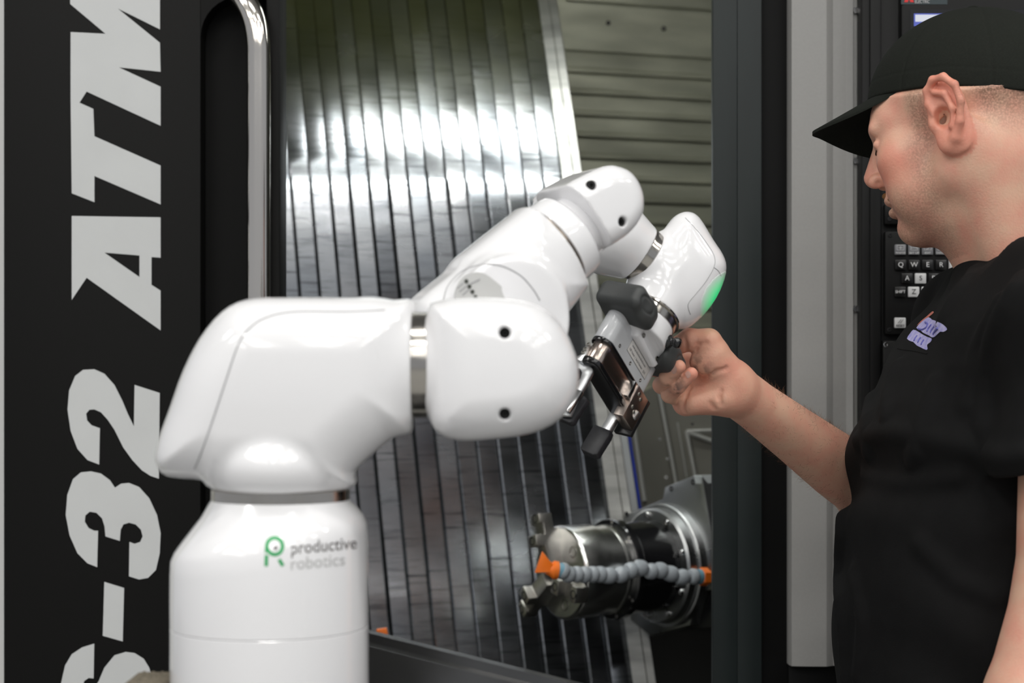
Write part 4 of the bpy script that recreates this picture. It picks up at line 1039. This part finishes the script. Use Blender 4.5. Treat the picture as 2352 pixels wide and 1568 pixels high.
def f_hand(p):
    def ch(pts, rs, k=.004):
        dd = None
        for (a, b), (r, s_) in zip(zip(pts[:-1], pts[1:]), zip(rs[:-1], rs[1:])):
            x = s_cap(p, P(*a), P(*b), r, s_); dd = x if dd is None else smin(dd, x, k)
        return dd
    w = (1676, 888, 1.672)
    pal = s_cap(p, P(*w), P(1592, 838, 1.690), .022, .013)
    pal = smin(pal, s_cap(p, P(*w), P(1570, 868, 1.694), .022, .013), .012)
    pal = smin(pal, s_cap(p, P(1672, 900, 1.672), P(1565, 898, 1.684), .021, .013), .012)
    pal = smin(pal, s_cap(p, P(1660, 908, 1.668), P(1574, 926, 1.670), .0155, .0125), .012)
    pal = smin(pal, s_cap(p, P(1652, 915, 1.655), P(1592, 926, 1.655), .012, .010), .012)      # little-finger ball
    th = s_cap(p, P(1668, 862, 1.662), P(1636, 812, 1.650), .020, .0155)                       # thumb ball
    th = smin(th, s_ell(p, P(1624, 832, 1.650), (.017, .013, .012)), .010)
    th = smin(th, s_cap(p, P(1636, 805, 1.650), P(1628, 784, 1.647), .014, .0118), .006)
    th = smin(th, ch([(1627, 783, 1.647), (1584, 780, 1.651), (1552, 795, 1.660)], (.0118, .0108, .0088), .003), .004)
    d = smin(pal, th, .008)
    A_ = ch([(1568, 880, 1.688), (1520, 884, 1.655), (1533, 867, 1.622), (1559, 842, 1.608)], (.0095, .0085, .0078, .0066), .0025)
    B_ = ch([(1578, 920, 1.672), (1538, 906, 1.646), (1558, 886, 1.624), (1588, 858, 1.617)], (.0095, .0080, .0072, .0062), .0025)
    I_ = ch([(1590, 834, 1.690), (1542, 822, 1.694), (1516, 812, 1.680), (1508, 818, 1.664)], (.0095, .0088, .0078, .0066), .0025)
    M_ = ch([(1570, 862, 1.694), (1524, 850, 1.690), (1506, 846, 1.670), (1512, 842, 1.655)], (.0095, .0088, .0078, .0066), .0025)
    f = np.minimum(np.minimum(A_, B_), np.minimum(I_, M_))
    return smin(d, f, .0032)
CREASE = []
for line in ([(1668, 846), (1645, 853), (1622, 864), (1606, 876)], [(1572, 946), (1569, 930), (1574, 908), (1584, 890)], [(1656, 928), (1652, 912), (1656, 898)], [(1640, 938), (1632, 926)], [(1576, 806), (1575, 792), (1572, 776)], [(1598, 802), (1604, 792), (1622, 787)], [(1552, 934), (1562, 918), (1576, 908)]):
    pts = [march(f_hand, x, y, 1.55, 1.72) for x, y in line]; pts = [q for q in pts if q is not None]
    CREASE += list(zip(pts[:-1], pts[1:]))
f_hand0 = f_hand
def f_hand(p):
    d = f_hand0(p)
    for a, b in CREASE: d = smax(d, -s_cap(p, a, b, .0013), .0035)
    return d
def near_box(p, lo, hi, f, margin=.03):
    lo = A(lo); hi = A(hi)
    dd = ln(np.maximum(np.maximum(lo-p, p-hi), 0))
    out = dd+margin
    m = dd < margin
    if m.any(): out[m] = f(p[m])
    return out
hlo = HO-V(.14, .14, .15); hhi = HO+V(.14, .14, .13)
nlo = P(1490, 970, 1.60)-V(.01, .03, 0); nhi = P(1700, 740, 1.72)+V(.01, .02, .01)
alo = V(.19, 1.62, 1.22); ahi = V(.60, 2.0, 1.54)
def f_body(p):
    d = near_box(p, hlo, hhi, f_head)
    d = smin(d, s_cap(p, NK0, NK1, .058, .064), .034)
    d = smin(d, s_cap(p, H(-22, 52, -30), P(2330, 640, 1.66), .020, .022), .03)
    d = smin(d, s_cap(p, H(8, 0, -78), P(2330, 640, 1.72), .040, .05), .02)
    tr = torso(p, -.012); tr = smax(tr, p[:, 2]-px_z(610, 1.7), .03); tr = smax(tr, 1.0-p[:, 2], .01)
    d = smin(d, tr, .02)
    a = near_box(p, alo, ahi, f_arm); d = smin(d, a, .012)
    h = near_box(p, nlo, nhi, f_hand); d = smin(d, h, .008)
    la = smin(s_cap(p, SHL, ELL, .052, .045), smin(s_cap(p, ELL, ELL.lerp(WRL, .4), .046, .044), s_cap(p, ELL.lerp(WRL, .4), WRL, .044, .029), .01), .01)
    d = smin(d, la, .012)
    lh = smin(s_cap(p, WRL, WRL+V(-.03, -.005, -.07), .026, .030), s_cap(p, WRL+V(-.03, -.005, -.07), WRL+V(-.035, .01, -.13), .026, .016), .012)
    return smin(d, lh, .01)
MSK = bpy.data.materials.new('skin'); MSK.use_nodes = True
def build_skin(m):
    nt = m.node_tree; b = nt.nodes['Principled BSDF']; L = nt.links.new
    b.inputs['Roughness'].default_value = .48; b.inputs['Subsurface Weight'].default_value = .12
    b.inputs['Subsurface Radius'].default_value = (.006, .002, .0012); b.inputs['Subsurface Scale'].default_value = .5
    tc = nt.nodes.new('ShaderNodeTexCoord')
    def nz(s, d=4):
        n = nt.nodes.new('ShaderNodeTexNoise'); n.inputs['Scale'].default_value = s; n.inputs['Detail'].default_value = d; L(tc.outputs['Object'], n.inputs['Vector']); return n
    def mix(fac, c1, c2):
        x = nt.nodes.new('ShaderNodeMix'); x.data_type = 'RGBA'; L(fac, x.inputs[0])
        for i, c in ((6, c1), (7, c2)):
            if isinstance(c, tuple): x.inputs[i].default_value = (*c, 1)
            else: L(c, x.inputs[i])
        return x.outputs[2]
    def mr(sock, a, b_, c=0., d=1.):
        x = nt.nodes.new('ShaderNodeMapRange'); L(sock, x.inputs[0]); x.inputs[1].default_value = a; x.inputs[2].default_value = b_; x.inputs[3].default_value = c; x.inputs[4].default_value = d; return x.outputs[0]
    def mul(a, b_):
        x = nt.nodes.new('ShaderNodeMath'); x.operation = 'MULTIPLY'; L(a, x.inputs[0]); L(b_, x.inputs[1]); return x.outputs[0]
    base = mix(mr(nz(38, 5).outputs['Fac'], .35, .68), (.74, .45, .32), (.73, .35, .255))
    at = nt.nodes.new('ShaderNodeAttribute'); at.attribute_name = 'flush'
    base = mix(at.outputs['Fac'], base, (.72, .22, .15))
    at2 = nt.nodes.new('ShaderNodeAttribute'); at2.attribute_name = 'stubble'
    base = mix(mul(at2.outputs['Fac'], mr(nz(520, 2).outputs['Fac'], .30, .62, .35, 1.)), base, (.115, .062, .035))
    at3 = nt.nodes.new('ShaderNodeAttribute'); at3.attribute_name = 'grime'
    base = mix(mul(at3.outputs['Fac'], mr(nz(110, 4).outputs['Fac'], .42, .6)), base, (.09, .06, .05))
    L(base, b.inputs['Base Color'])
    bp = nt.nodes.new('ShaderNodeBump'); bp.inputs['Strength'].default_value = .22; bp.inputs['Distance'].default_value = .0015
    L(nz(420, 3).outputs['Fac'], bp.inputs['Height']); L(bp.outputs[0], b.inputs['Normal'])
build_skin(MSK)
per = thing('person', 'man in black cap and black t-shirt guiding the robot gripper with one hand', 'person', V(.50, 1.715, 0))
body = sdf_obj('body', f_body, (.11, 1.40, .82), (.70, 2.02, 1.80), .0019, MSK, per, slack=1.5)
def attrs(o):
    me = o.data; n = len(me.vertices); co = np.empty(n*3, np.float32); me.vertices.foreach_get('co', co); co = co.reshape(-1, 3)
    M = world_of(o); co = co  # geometry is in world coordinates
    q = (co-A(HO))@HB.T*1000
    F, Lr, U = q[:, 0], np.abs(q[:, 1]), q[:, 2]
    near = (np.abs(q) < 150).all(1)
    sg = lambda x, a, b: np.clip((x-a)/(b-a), 0, 1)
    side = sg(F, 10, 18)*sg(-F, -40, -30)*sg(Lr, 45, 55)*sg(U, -32, -10)*.55
    jaw = sg(-U, 40, 62)*sg(F, 5, 30)*.38*sg(-U, -140, -60)*np.where(U > -125, 1, 0)
    side = np.maximum(side, sg(F, 14, 24)*sg(-F, -52, -36)*sg(-U, -10, 10)*sg(U, -110, -70)*.42)
    must = sg(F, 88, 95)*sg(-np.abs(U+47), -12, -5)*sg(-Lr, -32, -22)*.6
    chin = sg(-U, 72, 84)*sg(F, 50, 72)*.45
    nape = sg(-F, 22, 42)*sg(U, -32, 18)*.8
    st = np.where(near, np.maximum.reduce([side, jaw, must, chin, nape]), 0)
    ear = np.where(near & (Lr > 78), .55, 0); chk = np.where(near, .62*np.exp(-(((F-70)/28)**2+((U+28)/24)**2)), 0); nose = np.where(near & (F > 100), .3, 0)
    hp_ = A(P(1600, 860, 1.65)); dh = ln(co-hp_)
    tips = np.maximum.reduce([np.clip(1-ln(co-A(P(*t)))/.016, 0, 1) for t in ((1562, 840, 1.604), (1590, 856, 1.614))])
    fl = np.maximum.reduce([ear, chk, nose, tips*.5, np.where(dh < .07, .12, 0)])
    gr = np.clip(1-np.minimum(ln(co-A(P(1598, 850, 1.645)))/.022, ln(co-A(P(1552, 892, 1.618)))/.016), 0, 1)
    for nm, v in (('stubble', st), ('flush', fl), ('grime', gr)):
        a = me.attributes.new(nm, 'FLOAT', 'POINT'); a.data.foreach_set('value', v.astype(np.float32))
attrs(body)
# fine hair along the forearm
def arm_hair():
    me = body.data; vs, fs = [], []; rnd = random.Random(3)
    a = WR; b = EL; ab = b-a; L2 = ab.length_squared
    cand = [v for v in me.vertices if .12 < (v.co-a).dot(ab)/L2 < .95 and (v.co-a-ab*((v.co-a).dot(ab)/L2)).length < .05]
    for v in rnd.sample(cand, min(3500, len(cand))):
        n = v.normal.copy()
        if rnd.random() > .25+.75*max(0, n.z*.8+n.y*.4): continue
        t = (n*.55+ab.normalized()*(-.5+rnd.uniform(-.5, .3))+Vector((rnd.uniform(-.4, .4), rnd.uniform(-.4, .4), rnd.uniform(-.4, .4)))).normalized()
        l = rnd.uniform(.004, .0095); p0 = v.co-n*.0004; p1 = p0+t*l*.5; p2 = p1+(t*.8-n*.35).normalized()*l*.5
        e1, e2, _ = basis(t); k = len(vs)
        for p, r in ((p0, .00009), (p1, .00007), (p2, .00003)):
            for q in range(3): vs.append(p+(e1*math.cos(q*2.094)+e2*math.sin(q*2.094))*r)
        for i in (0, 3):
            for q in range(3): fs.append((k+i+q, k+i+(q+1) % 3, k+i+3+(q+1) % 3, k+i+3+q))
    o = mesh('arm_hair', vs, fs, mat('arm_hair_brown', (0.20, 0.11, 0.06), 0.6), body); tag(o, kind='stuff')
arm_hair()
# nails
MNAIL = mat('fingernail', (0.60, 0.36, 0.30), 0.28)
bvb = bvh_of(body)
for pts in ([(1541, 845), (1549, 838), (1555, 846), (1553, 855), (1546, 858)], [(1574, 858), (1580, 852), (1586, 856), (1586, 864), (1579, 868)]):
    cs_ = catmull(pts, 4); v3 = []
    for x, y in cs_:
        l, nr = cast(bvb, x, y)
        if l is not None: v3.append(l+nr*.0004)
    if len(v3) > 6:
        c = sum(v3, Vector())/len(v3); l, nr = cast(bvb, 1176+c.x/c.y*FPX, 850-(c.z-1.4)/c.y*FPX)
        v3.append((l if l is not None else c)+(nr if nr is not None else NB)*.0008)
        n = len(v3)-1; mesh('fingernail', v3, [(i, (i+1) % n, n) for i in range(n)], MNAIL, body, smooth=True)
# moustache, lashes, brow
MHAIR = mat('ginger_hair', (0.30, 0.13, 0.035), 0.6, var=0.5, vscale=900, bump=0.8, bscale=1500)
MHAIRD = mat('brown_hair', (0.10, 0.055, 0.03), 0.6, var=0.5, vscale=900)
def hair_blob(name, fn, c, ext, m, h=.0012):
    def f(p):
        q = (p-A(HO))@HB.T*1000
        n = np.sin(q[:, 0]*3.1+q[:, 1]*1.3)*np.sin(q[:, 1]*2.7)*np.sin(q[:, 2]*2.3)
        return (fn(q/HS)+n*.4)*.001
    cw = H(*c); return sdf_obj(name, f, cw-V(ext, ext, ext), cw+V(ext, ext, ext), h, m, body)
hair_blob('moustache', lambda q: smin(s_cap(np.abs(q)*A((1, 1, -1)), (100, 0, -46.5), (97.5, 14, -49), 3.0, 3.0), s_cap(np.abs(q)*A((1, 1, -1)), (97.5, 14, -49), (88, 27, -57), 3.0, 1.4), 2), (92, 0, -46), .04, MHAIR)
for sgn in (1, -1):
    tube('eyelash', [H(93*HS, 18*sgn, -4), H(93.4*HS, 25*sgn, -5.2), H(91.5*HS, 33*sgn, -5), H(87*HS, 40*sgn, -3)], .0008, MHAIRD, body, seg=6, smooth_n=4)
# cap
MCAP = mat('dark_olive_cap_fabric', (0.012, 0.014, 0.0105), 0.85, var=0.25, vscale=500, bump=0.35, bscale=1800, spec=0.2)
def f_cap(p):
    d = cap_ell(p)
    q = (p-A(CAPC))@CB.T
    ang = np.arctan2(q[:, 1], q[:, 0]); rr = np.abs(((ang/(math.pi/3)+.5) % 1)-.5)*(math.pi/3)*np.maximum(np.sqrt(q[:, 0]**2+q[:, 1]**2), .005)
    d = d+.0009*np.exp(-(rr/.0016)**2)
    e = ZE-.004-.012*np.clip(-q[:, 0]/.1, 0, 1)
    d = smax(d, e-p[:, 2], .0015)
    band = np.abs(p[:, 2]-(e+.019)); d = d+.0004*np.exp(-(band/.0010)**2)
    return smax(d, -(cap_ell(p)+.0035+.0*d), .001) if False else d
capo = sdf_obj('cap', f_cap, CAPC-V(.13, .13, .08), CAPC+V(.13, .13, .11), .0019, MCAP, per)
lathe('cap_button', CAPC+V(0, 0, CR[2]-.002), Z, [(0, .007), (.003, .0065), (.0045, .004), (.005, .0001)], MCAP, capo, seg=20, caps=False)
vs, fs = [], []; NS, NT = 41, 11
for layer in (0, 1):
    for i in range(NS):
        sv = -1+2*i/(NS-1)
        psi = sv*math.radians(62)
        Lb = .066*(1-abs(sv)**2.6)+.001
        for j in range(NT):
            t = j/(NT-1)
            base = CAPC+HY*((CR[0]-.004)*math.cos(psi))+HL*((CR[1]-.003)*math.sin(psi)); base.z = ZE-.001
            zz_ = -.027*(Lb/.066)*t-(.012 if sv > 0 else .085)*(sv**2)*t*math.sqrt(Lb/.066)
            pt = base+HY*(Lb*t)+V(0, 0, zz_-(.0032*(1-abs(sv)**6) if layer else 0))
            vs.append(pt)
n1 = NS*NT
for i in range(NS-1):
    for j in range(NT-1):
        a = i*NT+j; fs.append((a, a+NT, a+NT+1, a+1)); fs.append((n1+a, n1+a+1, n1+a+NT+1, n1+a+NT))
for i in range(NS-1):
    for j in (0, NT-1): a = i*NT+j; fs.append((a, a+NT, n1+a+NT, n1+a))
for j in range(NT-1):
    for i in (0, NS-1): a = i*NT+j; fs.append((a, a+1, n1+a+1, n1+a))
mesh('brim', vs, fs, MCAP, capo, sharp=60)
# t-shirt
MSH = mat('black_cotton', (0.0050, 0.0049, 0.0051), 0.85, var=0.2, vscale=60, bump=0.25, bscale=1600, spec=0.2)
def wr(p):
    x, y, z = p[:, 0], p[:, 1], p[:, 2]
    w = .0034*np.sin(38*z+14*y+3*np.sin(22*x+9*z))*np.sin(9*y+5*z+1.3)
    w += .0040*np.sin(55*(x*.6+z*.8)+3*np.sin(13*y))*np.clip((z-1.28)/.12, 0, 1)
    w += .0045*np.sin(70*(z-.5*x)+2*np.sin(18*y))*np.exp(-((z-1.30)/.05)**2)
    return w
def f_shirt(p):
    d = torso(p, 0.0)
    d = smax(d, p[:, 2]-px_z(560, 1.7), .02)
    d = smin(d, s_cap(p, V(.50, 1.60, 1.462), SHL+V(0, 0, .012), .062, .066), .05)
    d = smin(d, s_cap(p, V(.52, 1.82, 1.462), SHR, .06, .064), .05)
    d = smin(d, s_cap(p, NK1+V(.0, 0, -.05), NK1+(NK0-NK1)*.72, .067, .061), .03)
    sv = s_cap(p, SHL, SHL.lerp(ELL, .9), .068, .074)
    hemz = px_z(1099, 1.46)
    sv = smax(sv, hemz-p[:, 2], .003)
    hol = s_cap(p, SHL.lerp(ELL, .3), ELL, .060, .067); sv = smax(sv, -np.maximum(hol, p[:, 2]-(hemz+.03)), .003)
    sr = s_cap(p, SHR, SHR.lerp(EL, .62), .062, .058)
    ax = A((EL-SHR).normalized()); sr = smax(sr, ((p-A(SHR.lerp(EL, .6)))@ax), .003)
    d = smin(d, smin(sv, sr, .005), .022)
    # neck opening
    nd = A((NK0-NK1).normalized()); c = A(NK1+(NK0-NK1)*.55)
    tt = (p-c)@nd; rad = ln(p-c-tt[:, None]*nd)
    d = smax(d, -np.maximum(-tt, rad-.125), .004)
    d = smax(d, 1.02-p[:, 2], .004)
    return d+wr(p)
FOLD = []
for line, r in (([(1972, 1010), (2030, 992), (2110, 1000), (2220, 1022)], .004), ([(2005, 900), (1992, 965), (1996, 1040)], .004), ([(1936, 1190), (1930, 1330), (1942, 1480), (1946, 1560)], .005), ([(1962, 1320), (1984, 1430), (1972, 1550)], .004),
                ([(2238, 625), (2190, 690), (2165, 735)], .004), ([(2300, 690), (2250, 800), (2228, 930)], .005), ([(2345, 640), (2290, 740), (2262, 860), (2262, 980)], .005), ([(2150, 880), (2120, 960), (2100, 1060)], .004),
                ([(1990, 1090), (2080, 1110), (2200, 1095)], .003), ([(2270, 1040), (2310, 1050), (2350, 1045)], .003), ([(2060, 840), (2040, 900), (2036, 960)], .003), ([(2120, 1250), (2200, 1330), (2290, 1370)], .004)):
    pts = [march(f_shirt, x, y, 1.35, 2.0) for x, y in catmull(line, 3, False)]; pts = [q+norm(ray(1176+q.x/q.y*FPX, 850))*(r*.55) for q in pts if q is not None]
    FOLD += [(a, b, r) for a, b in zip(pts[:-1], pts[1:])]
f_shirt0 = f_shirt
def f_shirt(p):
    d = f_shirt0(p); e = None
    for a, b, r in FOLD:
        x = s_cap(p, a, b, r); e = x if e is None else np.minimum(e, x)
    return smin(d, e, .016)
shirt = sdf_obj('t_shirt', f_shirt, (.27, 1.38, 1.0), (.74, 2.04, 1.60), .0036, MSH, per, slack=1.6)
bvs = bvh_of(shirt)
def sdecal(name, poly, m, lift=.0006):
    pts = catmull(poly, 2); c = (sum(x for x, y in pts)/len(pts), sum(y for x, y in pts)/len(pts)); vs, ring = [], []
    n = len(pts); K = 4
    for k in range(K, -1, -1):
        for (x, y) in (pts if k else [c]):
            f = k/K; l, nr = cast(bvs, c[0]+(x-c[0])*f, c[1]+(y-c[1])*f)
            if l is None: l, nr = cast(bvs, *c)
            vs.append(l+nr*lift)
    fs = []
    for k in range(K-1):
        for i in range(n): fs.append((k*n+i, k*n+(i+1) % n, (k+1)*n+(i+1) % n, (k+1)*n+i))
    for i in range(n): fs.append(((K-1)*n+i, (K-1)*n+(i+1) % n, K*n))
    return mesh(name, vs, fs, m, shirt, smooth=True)
MPUR = mat('violet_print', (0.30, 0.29, 0.62), 0.8, col2=(0.48, 0.45, 0.66), vscale=160); MREDP = mat('red_print', (0.50, 0.16, 0.12), 0.8); MPUD = mat('dark_violet_print', (0.13, 0.13, 0.42), 0.8)
k_ = lambda L: [(2040+x/7.84, 680+y/7.84) for x, y in L]
sdecal('chest_print', k_([(515, 575), (620, 460), (735, 385), (800, 430), (840, 440), (960, 490), (1040, 550), (1070, 605), (1000, 645), (950, 640), (890, 690), (850, 730), (800, 745), (740, 710), (640, 665), (590, 620)]), MPUR)
sdecal('chest_print', k_([(345, 770), (400, 680), (460, 610), (540, 640), (620, 690), (720, 740), (795, 770), (770, 830), (710, 880), (720, 950), (690, 970), (600, 930), (520, 890), (460, 830), (420, 820)]), MPUR)
sdecal('chest_print', k_([(520, 540), (600, 450), (700, 370), (800, 280), (830, 300), (750, 370), (620, 460)]), MREDP)
strip3 = lambda pts, w, m: [tube('chest_print', [ (lambda ln_: ln_[0]+ln_[1]*.0008)(cast(bvs, 2040+x/7.84, 680+y/7.84)) for x, y in catmull(pts, 4, False)], w, m, shirt, seg=5)]
strip3([(560, 600), (620, 610), (700, 570), (720, 510), (680, 480)], .0011, MPUD)
for x0, y0 in ((790, 520), (850, 545), (900, 575)): strip3([(x0, y0), (x0-50, y0+70), (x0-75, y0+120)], .0011, MPUD)
for x0, y0 in ((530, 720), (600, 750), (660, 790)): strip3([(x0, y0), (x0-40, y0+60), (x0-50, y0+90)], .0010, MPUD)
# chest pocket edge, sleeve seam
surf_line('pocket_hem', bvs, [(2062, 800), (2075, 803), (2100, 806), (2130, 812)], .0008, MSH, shirt, .0)
# trousers and shoes
MTRO = mat('dark_trousers', (0.02, 0.022, 0.028), 0.85); MSHOE = mat('black_boots', (0.012, 0.012, 0.012), 0.5)
def f_tr(p):
    d = s_ell(p, (.475, 1.715, .99), (.150, .175, .13))
    for yy in (1.61, 1.82):
        l = smin(s_cap(p, (.49, yy, .93), (.475, yy, .50), .092, .066), s_cap(p, (.475, yy, .50), (.50, yy, .09), .064, .055), .02); d = smin(d, l, .02)
    return d
sdf_obj('trousers', f_tr, (.3, 1.48, .02), (.66, 1.95, 1.14), .008, MTRO, per)
for yy in (1.61, 1.82):
    sdf_obj('boot', lambda p: smax(smin(s_cap(p, (.50, yy, .05), (.36, yy, .035), .048, .036), s_cap(p, (.50, yy, .05), (.50, yy, .13), .046, .050), .02), -p[:, 2], .004), (.28, yy-.07, -.01), (.58, yy+.07, .2), .006, MSHOE, per)
print('tris', sum(len(o.data.polygons)*2 for o in bpy.data.objects if o.type == 'MESH'))
